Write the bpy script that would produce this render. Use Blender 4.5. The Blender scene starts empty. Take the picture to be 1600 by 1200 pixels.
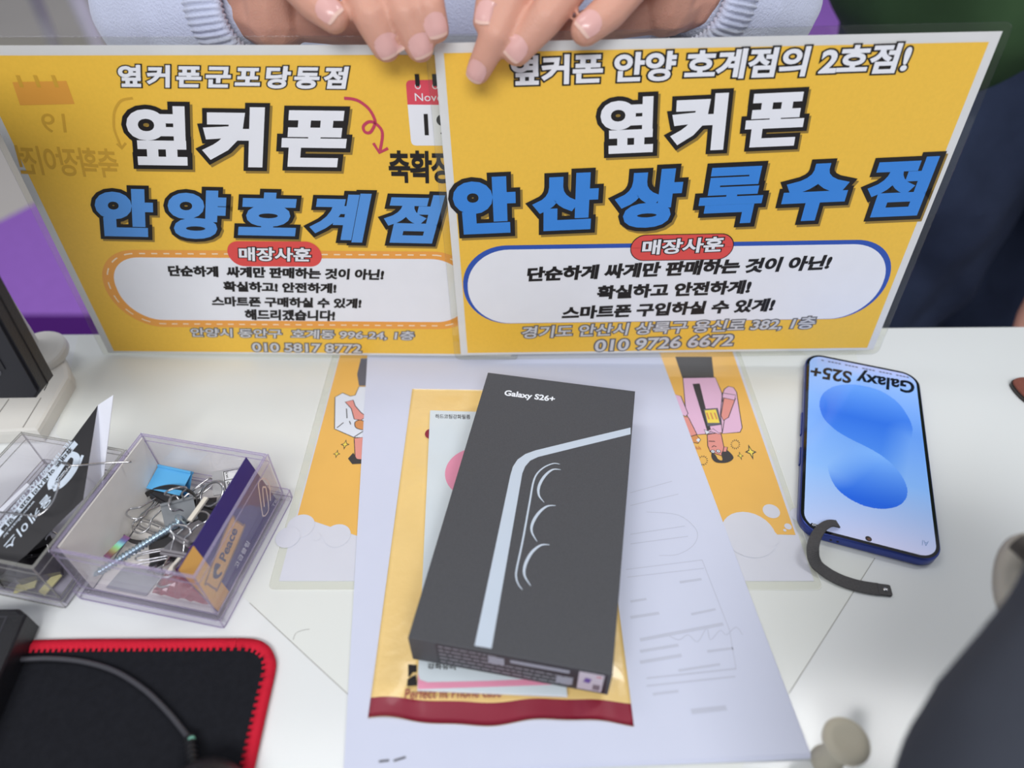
import bpy, bmesh, math, random
from mathutils import Vector, Matrix, Euler
from mathutils.bvhtree import BVHTree
random.seed(7)
R = math.radians
S = 0.001                                   # everything below is written in millimetres
C = bpy.context.scene.collection
sc = bpy.context.scene

# ------------------------------------------------------------------ camera, world, lights, exposure
FPX, TH, CH = 1078.0, 0.779, 342.6          # focal length in pixels of the 1600 wide frame, downward pitch, height over the desk
cd = bpy.data.cameras.new('camera'); cam = bpy.data.objects.new('camera', cd); C.objects.link(cam)
cam.location = (0, 0, CH * S); cam.rotation_euler = (math.pi / 2 - TH, 0, 0)
cd.sensor_width = 36; cd.lens = FPX * 36 / 1600; cd.clip_start = 0.005
cd.dof.use_dof = True; cd.dof.focus_distance = 0.418; cd.dof.aperture_fstop = 3.6
sc.camera = cam
w = bpy.data.worlds.new('world'); sc.world = w; w.use_nodes = True
bg = w.node_tree.nodes['Background']; bg.inputs[0].default_value = (0.86, 0.90, 1.0, 1); bg.inputs[1].default_value = 0.38
vs = sc.view_settings
vs.view_transform = 'Standard'; vs.look = 'None'; vs.exposure = 0.0; vs.gamma = 1.0; vs.use_curve_mapping = False

def area(name, loc, size, power, target, col=(1, 1, 1)):
    l = bpy.data.lights.new(name, 'AREA'); l.shape = 'RECTANGLE'; l.size, l.size_y = size[0] * S, size[1] * S
    l.energy = power; l.color = col
    o = bpy.data.objects.new(name, l); C.objects.link(o); o.location = Vector(loc) * S
    o.rotation_euler = (Vector(target) - Vector(loc)).to_track_quat('-Z', 'Y').to_euler()
    return o
area('ceiling_or_fill_light', (1050, 742, 1900), (620, 260), 9, (1050, 742, 0))
area('ceiling_or_fill_light', (-900, 600, 1900), (1200, 300), 6, (-900, 600, 0))
area('ceiling_or_fill_light', (-200, -1300, 1800), (1600, 600), 38, (0, 300, 100))  # added frontal fill behind the camera, brightens the signs
area('ceiling_or_fill_light', (300, 2600, 1900), (1600, 600), 22, (300, 2600, 0))

# ------------------------------------------------------------------ projection helpers (desk plane z = 0 etc.)
CO = Vector((0, 0, CH)); cT, sT = math.cos(TH), math.sin(TH)
def ray(px, py):
    u, v = (px - 800) / FPX, -(py - 600) / FPX
    return Vector((u, cT + v * sT, -sT + v * cT))
def at(px, py, z=0.0):
    d = ray(px, py); return CO + d * ((z - CH) / d.z)
def aty(px, py, y):
    d = ray(px, py); return CO + d * (y / d.y)
class Plane:
    def __init__(s, O, U, V):
        s.O = Vector(O); s.U = Vector(U).normalized(); s.N = s.U.cross(Vector(V)).normalized(); s.V = s.N.cross(s.U)
    def at(s, px, py, dz=0.0):
        d = ray(px, py); t = (s.O - CO).dot(s.N) / d.dot(s.N); return CO + d * t + s.N * dz
    def uv(s, px, py):
        p = s.at(px, py) - s.O; return p.dot(s.U), p.dot(s.V)
    def pt(s, u, v, dz=0.0):
        return s.O + s.U * u + s.V * v + s.N * dz
def flat_plane(z): return Plane((0, 0, z), (1, 0, 0), (0, 1, 0))
DESK = flat_plane(0)

# ------------------------------------------------------------------ materials
def lin(c):
    return tuple(((x / 255) / 12.92 if x / 255 <= 0.04045 else ((x / 255 + 0.055) / 1.055) ** 2.4) for x in c) + (1,)
MATS = {}
def mat(name, rgb, rough=0.5, spec=0.5, metal=0.0, var=0.04, nscale=60.0, bump=0.0, bscale=400.0, coat=0.0, emis=0.0, sheen=0.0, sss=0.0):
    if name in MATS: return MATS[name]
    m = bpy.data.materials.new(name); m.use_nodes = True; nt = m.node_tree; b = nt.nodes['Principled BSDF']
    tc = nt.nodes.new('ShaderNodeTexCoord'); n = nt.nodes.new('ShaderNodeTexNoise'); n.inputs['Scale'].default_value = nscale
    n.inputs['Detail'].default_value = 3
    nt.links.new(tc.outputs['Object'], n.inputs['Vector'])
    mx = nt.nodes.new('ShaderNodeMix'); mx.data_type = 'RGBA'
    c = lin(rgb); lo = tuple(x * (1 - var) for x in c[:3]) + (1,); hi = tuple(min(1, x * (1 + var)) for x in c[:3]) + (1,)
    mx.inputs[6].default_value = lo; mx.inputs[7].default_value = hi
    nt.links.new(n.outputs['Fac'], mx.inputs[0]); nt.links.new(mx.outputs[2], b.inputs['Base Color'])
    b.inputs['Roughness'].default_value = rough; b.inputs['Metallic'].default_value = metal
    b.inputs['Specular IOR Level'].default_value = spec; b.inputs['Coat Weight'].default_value = coat; b.inputs['Coat Roughness'].default_value = 0.08
    b.inputs['Sheen Weight'].default_value = sheen
    if sss: b.inputs['Subsurface Weight'].default_value = sss; b.inputs['Subsurface Radius'].default_value = (0.004, 0.0015, 0.0008); b.inputs['Subsurface Scale'].default_value = 1.0
    if emis:
        nt.links.new(mx.outputs[2], b.inputs['Emission Color']); b.inputs['Emission Strength'].default_value = emis
    if bump:
        n2 = nt.nodes.new('ShaderNodeTexNoise'); n2.inputs['Scale'].default_value = bscale; nt.links.new(tc.outputs['Object'], n2.inputs['Vector'])
        bp = nt.nodes.new('ShaderNodeBump'); bp.inputs['Strength'].default_value = bump; bp.inputs['Distance'].default_value = 0.001
        nt.links.new(n2.outputs['Fac'], bp.inputs['Height']); nt.links.new(bp.outputs['Normal'], b.inputs['Normal'])
    MATS[name] = m; return m
def clear(name, tint, gloss=0.06, body=None, bodyfac=0.0, rough=0.03):
    """clear plastic sheet: see-through with a Fresnel shine and, if asked, a little body colour"""
    if name in MATS: return MATS[name]
    m = bpy.data.materials.new(name); m.use_nodes = True; nt = m.node_tree; nt.nodes.remove(nt.nodes['Principled BSDF'])
    out = nt.nodes['Material Output']; tr = nt.nodes.new('ShaderNodeBsdfTransparent'); tr.inputs[0].default_value = lin(tint)
    gl = nt.nodes.new('ShaderNodeBsdfGlossy'); gl.inputs['Roughness'].default_value = rough
    lw = nt.nodes.new('ShaderNodeLayerWeight'); lw.inputs[0].default_value = 0.5
    pw = nt.nodes.new('ShaderNodeMath'); pw.operation = 'POWER'; pw.inputs[1].default_value = 4.0; nt.links.new(lw.outputs['Facing'], pw.inputs[0])
    fr = nt.nodes.new('ShaderNodeMath'); fr.operation = 'MULTIPLY_ADD'; fr.inputs[1].default_value = 0.5; fr.inputs[2].default_value = gloss * 0.7; nt.links.new(pw.outputs[0], fr.inputs[0])
    base = tr
    if bodyfac:
        df = nt.nodes.new('ShaderNodeBsdfDiffuse'); df.inputs[0].default_value = lin(body)
        m1 = nt.nodes.new('ShaderNodeMixShader'); m1.inputs[0].default_value = bodyfac
        nt.links.new(tr.outputs[0], m1.inputs[1]); nt.links.new(df.outputs[0], m1.inputs[2]); base = m1
    m2 = nt.nodes.new('ShaderNodeMixShader'); nt.links.new(fr.outputs[0], m2.inputs[0])
    nt.links.new(base.outputs[0], m2.inputs[1]); nt.links.new(gl.outputs[0], m2.inputs[2]); nt.links.new(m2.outputs[0], out.inputs[0])
    MATS[name] = m; return m
def vcol(name, rough=0.4, emis=0.0, coat=0.0):
    if name in MATS: return MATS[name]
    m = bpy.data.materials.new(name); m.use_nodes = True; nt = m.node_tree; b = nt.nodes['Principled BSDF']
    a = nt.nodes.new('ShaderNodeVertexColor'); a.layer_name = 'print'
    nt.links.new(a.outputs[0], b.inputs['Base Color']); b.inputs['Roughness'].default_value = rough; b.inputs['Coat Weight'].default_value = coat
    b.inputs['Coat Roughness'].default_value = 0.03
    if emis: nt.links.new(a.outputs[0], b.inputs['Emission Color']); b.inputs['Emission Strength'].default_value = emis
    MATS[name] = m; return m

# ------------------------------------------------------------------ object helpers
WORLD = {}
def thing(name, label, cat, loc, group=None):
    o = bpy.data.objects.new(name, None); o.empty_display_size = 0.01; C.objects.link(o)
    o.location = Vector(loc) * S; WORLD[o.name] = Vector(loc); o['label'] = label; o['category'] = cat
    if group: o['group'] = group
    return o
def tag(o, label, cat, group=None):
    o['label'] = label; o['category'] = cat
    if group: o['group'] = group
    return o
def obj(name, verts, faces, m, parent=None, smooth=False, label=None, mids=None, origin=None):
    """one mesh object from world millimetre vertices"""
    base = WORLD[parent.name] if parent else (Vector(origin) if origin is not None else sum((Vector(v) for v in verts), Vector()) / max(1, len(verts)))
    me = bpy.data.meshes.new(name); me.from_pydata([(Vector(v) - base) * S for v in verts], [], faces)
    for x in (m if isinstance(m, (list, tuple)) else [m]): me.materials.append(x)
    if mids: me.polygons.foreach_set('material_index', mids)
    if smooth: me.polygons.foreach_set('use_smooth', [True] * len(me.polygons))
    me.update()
    o = bpy.data.objects.new(name, me); C.objects.link(o)
    WORLD[o.name] = base
    if parent: o.parent = parent
    else: o.location = base * S
    if label: o['label'] = label
    return o
class MB:
    """collects vertices and faces"""
    def __init__(s): s.v = []; s.f = []; s.m = []
    def add(s, vs, fs, mi=0):
        k = len(s.v); s.v += [Vector(v) for v in vs]; s.f += [tuple(i + k for i in f) for f in fs]; s.m += [mi] * len(fs); return s
    def build(s, name, m, parent=None, **kw):
        return obj(name, s.v, s.f, m, parent, mids=s.m if isinstance(m, (list, tuple)) else None, **kw)
def prism(poly, h):
    """poly: list of 3D points, h: extrusion vector"""
    n = len(poly); h = Vector(h); P = [Vector(p) for p in poly]
    v = P + [p + h for p in P]
    f = [tuple(range(n))[::-1], tuple(range(n, 2 * n))] + [(i, (i + 1) % n, n + (i + 1) % n, n + i) for i in range(n)]
    return v, f
def bevel_slab(poly, up, h, b):
    """outline lifted along up by h with a small rounded top edge b"""
    up = Vector(up).normalized(); P = [Vector(p) for p in poly]; n = len(P); c = sum(P, Vector()) / n
    rings = [(0, 0), (h - b, 0), (h - b * 0.3, b * 0.3), (h, b)]; v = []; f = []
    for (z, ins) in rings:
        for i in range(n):
            a, q, d = P[i - 1], P[i], P[(i + 1) % n]
            t = ((q - a).normalized() + (d - q).normalized()); t.normalize()
            inw = up.cross(t).normalized()
            if inw.dot(c - q) < 0: inw = -inw
            v.append(q + inw * ins + up * z)
    for k in range(3):
        for i in range(n): f.append((k * n + i, k * n + (i + 1) % n, (k + 1) * n + (i + 1) % n, (k + 1) * n + i))
    f.append(tuple(range(n))[::-1]); f.append(tuple(range(3 * n, 4 * n)))
    return v, f
def rrect(w, h, r, n=6):
    pts = []
    for (cx, cy, a) in ((w / 2 - r, h / 2 - r, 0), (-w / 2 + r, h / 2 - r, 90), (-w / 2 + r, -h / 2 + r, 180), (w / 2 - r, -h / 2 + r, 270)):
        for k in range(n + 1):
            t = R(a + 90 * k / n); pts.append((cx + r * math.cos(t), cy + r * math.sin(t)))
    return pts
def catmull(P, n=8, closed=False):
    P = [Vector(p) for p in P]; out = []; m = len(P)
    for i in range(m if closed else m - 1):
        a = P[(i - 1) % m] if closed or i > 0 else P[0]; b = P[i]; c = P[(i + 1) % m]; d = P[(i + 2) % m] if closed or i + 2 < m else P[-1]
        for k in range(n):
            t = k / n; out.append(0.5 * (2 * b + (c - a) * t + (2 * a - 5 * b + 4 * c - d) * t * t + (3 * b - a - 3 * c + d) * t ** 3))
    if not closed: out.append(P[-1])
    return out
def tube(P, r, seg=8, closed=False, caps=True):
    P = [Vector(p) for p in P]; n = len(P); rr = r if isinstance(r, (list, tuple)) else [r] * n
    v = []; f = []; ref = None
    for i in range(n):
        t = (P[(i + 1) % n] if closed or i < n - 1 else P[i]) - (P[i - 1] if closed or i > 0 else P[i])
        t.normalize()
        if ref is None: ref = t.orthogonal().normalized()
        ref = (ref - t * ref.dot(t)).normalized(); b = t.cross(ref)
        for k in range(seg):
            a = 2 * math.pi * k / seg; v.append(P[i] + (ref * math.cos(a) + b * math.sin(a)) * rr[i])
    for i in range(n if closed else n - 1):
        j = (i + 1) % n
        for k in range(seg): f.append((i * seg + k, i * seg + (k + 1) % seg, j * seg + (k + 1) % seg, j * seg + k))
    if caps and not closed: f.append(tuple(range(seg))[::-1]); f.append(tuple(range((n - 1) * seg, n * seg)))
    return v, f
def ribbon(P, W, thick):
    """flat band along P; W[i] half-width vectors"""
    v = []; f = []; n = len(P)
    for i in range(n):
        t = P[min(n - 1, i + 1)] - P[max(0, i - 1)]; nn = t.cross(W[i]).normalized() * (thick / 2)
        v += [P[i] - W[i] - nn, P[i] + W[i] - nn, P[i] + W[i] + nn, P[i] - W[i] + nn]
    for i in range(n - 1):
        for k in range(4): f.append((i * 4 + k, i * 4 + (k + 1) % 4, i * 4 + 4 + (k + 1) % 4, i * 4 + 4 + k))
    f.append((0, 1, 2, 3)); f.append(tuple(n * 4 - 4 + k for k in (3, 2, 1, 0)))
    return v, f
def lathe(prof, O, ax, seg=20):
    """prof: (radius, height) along ax"""
    ax = Vector(ax).normalized(); a = ax.orthogonal().normalized(); b = ax.cross(a); O = Vector(O); v = []; f = []
    for (r, h) in prof:
        for k in range(seg):
            t = 2 * math.pi * k / seg; v.append(O + ax * h + (a * math.cos(t) + b * math.sin(t)) * r)
    for i in range(len(prof) - 1):
        for k in range(seg): f.append((i * seg + k, i * seg + (k + 1) % seg, (i + 1) * seg + (k + 1) % seg, (i + 1) * seg + k))
    f.append(tuple(range(seg))[::-1]); f.append(tuple(range((len(prof) - 1) * seg, len(prof) * seg)))
    return v, f
def tri(points, N):
    """triangulated flat polygon (may be concave)"""
    bm = bmesh.new(); vs_ = [bm.verts.new(p) for p in points]; f = bm.faces.new(vs_); f.normal_update()
    if f.normal.dot(N) < 0: f.normal_flip()
    bmesh.ops.triangulate(bm, faces=[f]); bm.verts.index_update()
    out = [tuple(v.co) for v in bm.verts], [tuple(v.index for v in f.verts) for f in bm.faces]; bm.free(); return out
def decal(pl, pts, m, parent, dz=0.15, name='print', smooth=0, mb=None, mi=0, uv=False, closed=True):
    """flat print on a plane, from outline points"""
    P = [(pl.pt(p[0], p[1], dz) if uv else pl.at(p[0], p[1], dz)) for p in pts]
    if smooth: P = catmull(P, smooth, True)
    v, f = tri(P, pl.N)
    if mb is not None: mb.add(v, f, mi); return
    return obj(name, v, f, m, parent)
def stroke(pl, pts, wd, m=None, parent=None, dz=0.2, name='line', smooth=0, closed=False, mb=None, mi=0, uv=False, taper=None):
    P = [(pl.pt(p[0], p[1], dz) if uv else pl.at(p[0], p[1], dz)) for p in pts]
    if smooth: P = catmull(P, smooth, closed)
    n = len(P); v = []; f = []
    for i in range(n):
        a = P[i - 1] if closed or i > 0 else P[i]; b = P[(i + 1) % n] if closed or i < n - 1 else P[i]
        t = (b - a).normalized(); s = pl.N.cross(t) * (wd / 2 * (taper(i / (n - 1)) if taper else 1)); v += [P[i] - s, P[i] + s]
    for i in range(n if closed else n - 1):
        j = (i + 1) % n; f.append((2 * i + 1, 2 * i, 2 * j, 2 * j + 1))
    if mb is not None: mb.add(v, f, mi); return
    return obj(name, v, f, m, parent)
_tc = {}
def glyphs(txt, wgt, space=1.0):
    k = (txt, wgt, space)
    if k in _tc: return _tc[k]
    cu = bpy.data.curves.new('t', 'FONT'); cu.body = txt; cu.size = 1; cu.space_character = space; cu.resolution_u = 4
    if wgt: cu.bevel_depth = wgt; cu.bevel_resolution = 0
    o = bpy.data.objects.new('t', cu); C.objects.link(o); dg = bpy.context.evaluated_depsgraph_get(); dg.update()
    me = bpy.data.meshes.new_from_object(o.evaluated_get(dg))
    v = [tuple(x.co) for x in me.vertices]; f = [tuple(p.vertices) for p in me.polygons]
    bpy.data.objects.remove(o); bpy.data.curves.remove(cu); bpy.data.meshes.remove(me)
    _tc[k] = (v, f); return v, f
def text(pl, parent, txt, BL, BR, TL, layers, space=1.0, cap=False, name='lettering', mb=None, mi0=0, uv=False, label=None, TR=None):
    """lettering on a plane; BL, BR, TL give the run and the slant. layers: (weight, material, lift, (dx, dy))"""
    g = (lambda p: pl.pt(*p)) if uv else (lambda p: pl.at(*p))
    P0, U, V = g(BL), g(BR) - g(BL), g(TL) - g(BL)
    if TR: V = (V + g(TR) - g(BR)) / 2
    v0, _ = glyphs(txt, 0, space); w0 = layers[0][0]
    x0 = min(v[0] for v in v0) - w0; x1 = max(v[0] for v in v0) + w0
    if cap:
        h, _ = glyphs('H', 0); y0, y1 = 0.0, max(v[1] for v in h)
    else:
        y0 = min(v[1] for v in v0) - w0; y1 = max(v[1] for v in v0) + w0
    B = mb or MB(); ms = []
    for k, (wg, m, dz, off) in enumerate(layers):
        v, f = glyphs(txt, wg, space)
        B.add([P0 + U * ((p[0] + off[0] - x0) / (x1 - x0)) + V * ((p[1] + off[1] - y0) / (y1 - y0)) + pl.N * (dz + (p[2] / wg * 0.03 if wg else 0)) for p in v], f, mi0 + k); ms.append(m)
    if mb is None: return B.build(name, ms, parent, label=label)
DENSE = {'옆': .04, '폰': .045, '록': .034, '계': .047, '점': .048, '상': .062, '양': .055, '산': .064, '호': .056}
def heavy(pl, parent, txt, BL, BR, TL, fill, wo, adv, wmax=.066, name='lettering', TR=None):
    """wide-set heavy syllables with a dark outline and a drop tone"""
    P0, U, V = pl.at(*BL), pl.at(*BR) - pl.at(*BL), pl.at(*TL) - pl.at(*BL)
    if TR: V = (V + pl.at(*TR) - pl.at(*BR)) / 2
    W = [min(wmax, DENSE.get(c, wmax)) for c in txt]; G = [glyphs(c, 0) for c in txt]
    ext = [(min(p[0] for p in g[0]) - w_ + i * adv, max(p[0] for p in g[0]) + w_ + i * adv, min(p[1] for p in g[0]) - w_, max(p[1] for p in g[0]) + w_) for i, (g, w_) in enumerate(zip(G, W))]
    x0, x1 = min(e[0] for e in ext), max(e[1] for e in ext); y0, y1 = min(e[2] for e in ext), max(e[3] for e in ext)
    B = MB()
    for k, (dw, dz, ox, oy) in enumerate(((0, .75, 0, 0), (wo, .6, 0, 0), (wo, .48, .035, -.045))):
        for i, c in enumerate(txt):
            wg = W[i] + dw; v, f = glyphs(c, wg); sx = 1 + 2 * (max(W) - W[i]) / .95; cxm = (ext[i][0] + ext[i][1]) / 2; cym = (ext[i][2] + ext[i][3]) / 2
            B.add([P0 + U * ((cxm + (p[0] + i * adv - cxm) * sx + ox - x0) / (x1 - x0)) + V * ((cym + (p[1] - cym) * sx + oy - y0) / (y1 - y0)) + pl.N * (dz + p[2] / wg * .03) for p in v], f, k)
    return B.build(name, [fill, INK, SHAD], parent)
def blob(chains, voxel, smooth=4, sq=None):
    """one continuous skin over chains of (point, radius), in millimetres; returns verts, faces"""
    bm = bmesh.new()
    for ch in chains:
        for i in range(len(ch)):
            p, r = Vector(ch[i][0]), ch[i][1]
            if i + 1 < len(ch):
                q, s = Vector(ch[i + 1][0]), ch[i + 1][1]; n = max(1, int((q - p).length / (0.22 * min(r, s))))
            else: q, s, n = p, r, 1
            for k in range(n):
                t = k / n; bmesh.ops.create_icosphere(bm, subdivisions=2, radius=r + (s - r) * t, matrix=Matrix.Translation(p.lerp(q, t)))
    me = bpy.data.meshes.new('b'); bm.to_mesh(me); bm.free()
    o = bpy.data.objects.new('b', me); C.objects.link(o)
    md = o.modifiers.new('r', 'REMESH'); md.mode = 'VOXEL'; md.voxel_size = voxel
    ms = o.modifiers.new('s', 'SMOOTH'); ms.factor = 0.5; ms.iterations = smooth
    dg = bpy.context.evaluated_depsgraph_get(); dg.update(); e = bpy.data.meshes.new_from_object(o.evaluated_get(dg))
    v = [x.co.copy() for x in e.vertices]; f = [tuple(p.vertices) for p in e.polygons]
    bpy.data.objects.remove(o); bpy.data.meshes.remove(me); bpy.data.meshes.remove(e)
    return v, f
def grid_shape(nu, nv, fn):
    v = [fn(i / nu, j / nv) for j in range(nv + 1) for i in range(nu + 1)]
    f = [(j * (nu + 1) + i, j * (nu + 1) + i + 1, (j + 1) * (nu + 1) + i + 1, (j + 1) * (nu + 1) + i) for j in range(nv) for i in range(nu)]
    return v, f

# palette
WHITE = mat('white_paint', (226, 228, 228), 0.32, 0.35, var=0.02, nscale=14)
PAPER = mat('paper', (208, 213, 232), 0.75, 0.2, var=0.015)
YEL = mat('yellow_print', (244, 195, 74), 0.4, 0.35, var=0.05, nscale=500)
INK = mat('black_ink', (36, 33, 33), 0.45, 0.3)
INKW = mat('white_ink', (236, 237, 243), 0.45, 0.3, var=0.03)
BLUE = mat('blue_ink', (62, 136, 220), 0.45, 0.3)
BLUEL = mat('light_blue_ink', (88, 150, 222), 0.45, 0.3)
SHAD = mat('drop_tone_ink', (150, 122, 58), 0.45, 0.3)
RED = mat('red_ink', (226, 84, 80), 0.45, 0.3)
NAVYL = mat('cobalt_ink', (52, 88, 178), 0.45, 0.3)
BLACKP = mat('black_plastic', (30, 30, 34), 0.38, 0.4, bump=0.15, bscale=900)
STEEL = mat('steel', (200, 200, 202), 0.22, 0.5, metal=1.0)

# ------------------------------------------------------------------ setting: floor, far wall, rug
FZ = -750
def struct(o): o['kind'] = 'structure'; return o
def marble():
    m = mat('pale_marble', (196, 190, 184), 0.35, 0.4, var=0.10, nscale=2.2); return m
fl = obj('floor', *prism([(-4500, -900, FZ - 40), (4500, -900, FZ - 40), (4500, 5200, FZ - 40), (-4500, 5200, FZ - 40)], (0, 0, 40)), marble()); struct(fl)
wl = obj('wall_back', *prism([(-4500, 5200, FZ), (4500, 5200, FZ), (4500, 5280, FZ), (-4500, 5280, FZ)], (0, 0, 2800)), mat('wall_paint', (214, 212, 210), 0.8, 0.2)); struct(wl)
PUR = mat('purple_carpet', (156, 108, 200), 0.95, 0.05, var=0.08, nscale=40, bump=0.4, bscale=600)
PURD = mat('dark_purple_strip', (78, 34, 112), 0.95, 0.05, var=0.06, nscale=40)
a0, a1 = at(0, 345, FZ + 6), at(50, 320, FZ + 6); d = (a1 - a0).normalized()
n0 = a0 - d * ((a0.y - 1345) / d.y); n1 = a0 + d * ((4300 - a0.y) / d.y)
rug = thing('rug', 'purple carpet with a dark purple near edge behind the white desk', 'rug', (300, 2400, FZ))
obj('pile', *prism([(n0.x, n0.y, FZ), (1900, 1345, FZ), (1900, 4300, FZ), (n1.x, n1.y, FZ)], (0, 0, 6)), PUR, rug)
obj('near_strip', *prism([(n0.x - d.x * 420, n0.y - d.y * 420, FZ), (1900, n0.y - d.y * 420, FZ), (1900, 1345, FZ), (n0.x, n0.y, FZ)], (0, 0, 6.5)), PURD, rug)  # strip of darker purple along the rug's near edge

# desk -------------------------------------------------------------
def edge(x): return 405.4 + 0.0124 * x
desk = thing('desk', 'white glossy counter desk that carries the papers and signs', 'desk', (0, 50, FZ))
DW = mat('desk_gloss', (224, 227, 227), 0.16, 0.4, var=0.025, nscale=9)
top = [(-760, -260, -26), (760, -260, -26), (760, edge(760), -26), (-760, edge(-760), -26)]
obj('desktop', *bevel_slab(top, (0, 0, 1), 26, 1.2), DW, desk)
for sx in (-740, 720):
    obj('side_panel', *prism([(sx, -230, FZ), (sx + 20, -230, FZ), (sx + 20, 360, FZ), (sx, 360, FZ)], (0, 0, -26 - FZ)), WHITE, desk)
obj('back_panel', *prism([(-720, 330, FZ + 60), (720, 330, FZ + 60), (720, 346, FZ + 60), (-720, 346, FZ + 60)], (0, 0, -86 - FZ)), WHITE, desk)
# clear film over the middle of the desk with its two slanted cuts
ft = [at(300, 856), at(390, 942), at(480, 1026), at(640, 1175), at(1120, 1260), at(1233, 1083), at(1367, 872), Vector((262, edge(0) - 2, 0)), Vector((-330, edge(-330) - 2, 0)), Vector((-300, 300, 0))]
FILM = mat('desk_film', (223, 226, 222), 0.2, 0.4, var=0.03, nscale=11)
film = obj('desk_film', *prism(ft, (0, 0, 0.15)), FILM, origin=(0, 250, 0)); tag(film, 'thin clear protective film with slanted cut edges lying flat on the desk', 'film')
mb = MB(); sp = flat_plane(0.15); SCR = mat('scratch_grey', (150, 148, 142), 0.6, 0.2)
stroke(sp, [(390, 942), (480, 1026), (560, 1100)], 0.35, SCR, film, 0.03, 'cut_line'); stroke(sp, [(1367, 872), (1233, 1083)], 0.35, SCR, film, 0.03, 'cut_line')
stroke(sp, [(458, 1000), (462, 990), (472, 985), (484, 983)], 0.3, SCR, film, 0.03, 'scratch', smooth=5)

# laminated flyer lying on the desk --------------------------------
fy = thing('laminated_flyer', 'yellow laminated flyer lying upside down on the desk under the white papers', 'flyer', (18, 295, 0.2))
FX0, FX1, FY0, FY1 = -132.6, 168.9, 187.8, 402.5
obj('laminate_film', [Vector((x + (FX0 + FX1) / 2, y + (FY0 + FY1) / 2, z)) for z in (0.25,) for (x, y) in rrect(FX1 - FX0, FY1 - FY0, 4)], [tuple(range(28))], clear('laminate_clear', (250, 250, 246), 0.05), fy)
obj('film_edge', *tube([Vector((x + (FX0 + FX1) / 2, y + (FY0 + FY1) / 2, .3)) for (x, y) in rrect(FX1 - FX0, FY1 - FY0, 4)], .3, 5, True), mat('film_edge_pale', (232, 234, 228), .2, .5), fy)
FPL = flat_plane(0.45)
obj('flyer_paper', *prism([(FX0 + 5, FY0 + 5.2, 0.3), (FX1 - 3.5, FY0 + 5.2, 0.3), (FX1 - 3.5, FY1 - 5, 0.3), (FX0 + 5, FY1 - 5, 0.3)], (0, 0, 0.15)), mat('flyer_white', (212, 214, 224), 0.3, 0.4, var=0.03), fy)
YF = mat('flyer_yellow', (234, 184, 96), 0.28, 0.4, var=0.05, nscale=40)
u0, u1 = FPL.at(530, 560).x, FPL.at(1148, 560).x
def cx_(px, py): p = FPL.at(px, py); return (p.x, p.y)
yb = FPL.at(560, 838).y; yc = FPL.at(1230, 836).y
decal(FPL, [(u0, FY1 - 9), (u1, FY1 - 9), (u1 + 0.5, yc), cx_(1206, 835), cx_(1190, 860), cx_(560, 838), (u0, FPL.at(460, 806).y)], YF, fy, 0.1, 'yellow_ground', uv=True)
mb = MB()
FW = MATS['flyer_white']
def disc(pl, px, py, r, mb, mi, dz, sx=1.0, n=28):
    u, v = pl.uv(px, py); decal(pl, [(u + r * sx * math.cos(2 * math.pi * k / n), v + r * math.sin(2 * math.pi * k / n)) for k in range(n)], None, None, dz, mb=mb, mi=mi, uv=True)
for ci, (px, py, r) in enumerate(((470, 822, 8.0), (495, 839, 2.5), (527, 837, 7.7), (1205, 799, 5), (1170, 835, 15.5), (1248, 805, 5), (1231, 823, 2.1), (1226, 829, 0.9), (1200, 840, 6), (450, 840, 7), (1128, 836, 9))):
    mb = MB(); cz = 0.18 + .02 * ci; disc(FPL, px, py, r, mb, 0, cz); mb.build('cloud_print', FW, fy)
def star(pl, px, py, w, h, mb, dz):
    u, v = pl.uv(px, py)
    def ring(k): return [(u, v + h * k), (u + w * .28 * k, v + h * .25 * k), (u + w * k, v), (u + w * .28 * k, v - h * .25 * k), (u, v - h * k), (u - w * .28 * k, v - h * .25 * k), (u - w * k, v), (u - w * .28 * k, v + h * .25 * k)]
    decal(pl, ring(1.0), None, None, dz, mb=mb, mi=1, uv=True); decal(pl, ring(0.62), None, None, dz + 0.06, mb=mb, mi=3, uv=True)
# printed cartoon figures (upside down); palette: skin, dark, pink, lemon, white, brown, grey
PSK = mat('print_skin', (226, 150, 140), 0.35); PDK = mat('print_dark', (62, 60, 62), 0.35); PPK = mat('print_pink', (226, 184, 212), 0.35)
PLE = mat('print_lemon', (240, 216, 90), 0.35); PWH = mat('print_white', (222, 228, 238), 0.35); PBR = mat('print_brown', (214, 146, 88), 0.35); PGR = mat('print_grey', (98, 100, 112), 0.35)
PALS = [PSK, PDK, PPK, PLE, PWH, PBR, PGR]
def shape(pts, mi, mb, dz, pl=FPL, outline=True, smooth=0):
    decal(pl, pts, None, None, dz, mb=mb, mi=mi, smooth=smooth)
    if outline: stroke(pl, pts, 0.55, mb=mb, mi=1, dz=dz + 0.03, closed=True, smooth=smooth)
mb = MB()
def q3(x, y): return (1040 + x / 6.319, 545 + y / 6.316)
def Q(*a): return [q3(*p) for p in a]
shape(Q((95, 80), (455, 80), (478, 290), (165, 290)), 1, mb, .2, outline=False)
shape(Q((170, 290), (490, 285), (555, 440), (580, 700), (560, 830), (310, 850), (200, 640)), 2, mb, .22)
shape(Q((560, 450), (580, 400), (620, 372), (670, 385), (700, 430), (720, 560), (755, 780), (735, 825), (560, 840), (540, 640)), 2, mb, .24)
shape(Q((575, 480), (690, 490), (620, 680), (570, 710), (545, 660)), 0, mb, .3)
shape(Q((565, 440), (690, 460), (680, 510), (560, 485)), 2, mb, .34)
shape(Q((80, 450), (150, 470), (220, 640), (200, 670), (150, 650)), 2, mb, .26)
shape(Q((160, 670), (225, 680), (310, 850), (250, 870), (200, 780)), 0, mb, .28)
shape(Q((240, 870), (300, 850), (345, 900), (320, 935), (260, 925)), 5, mb, .3)
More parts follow.
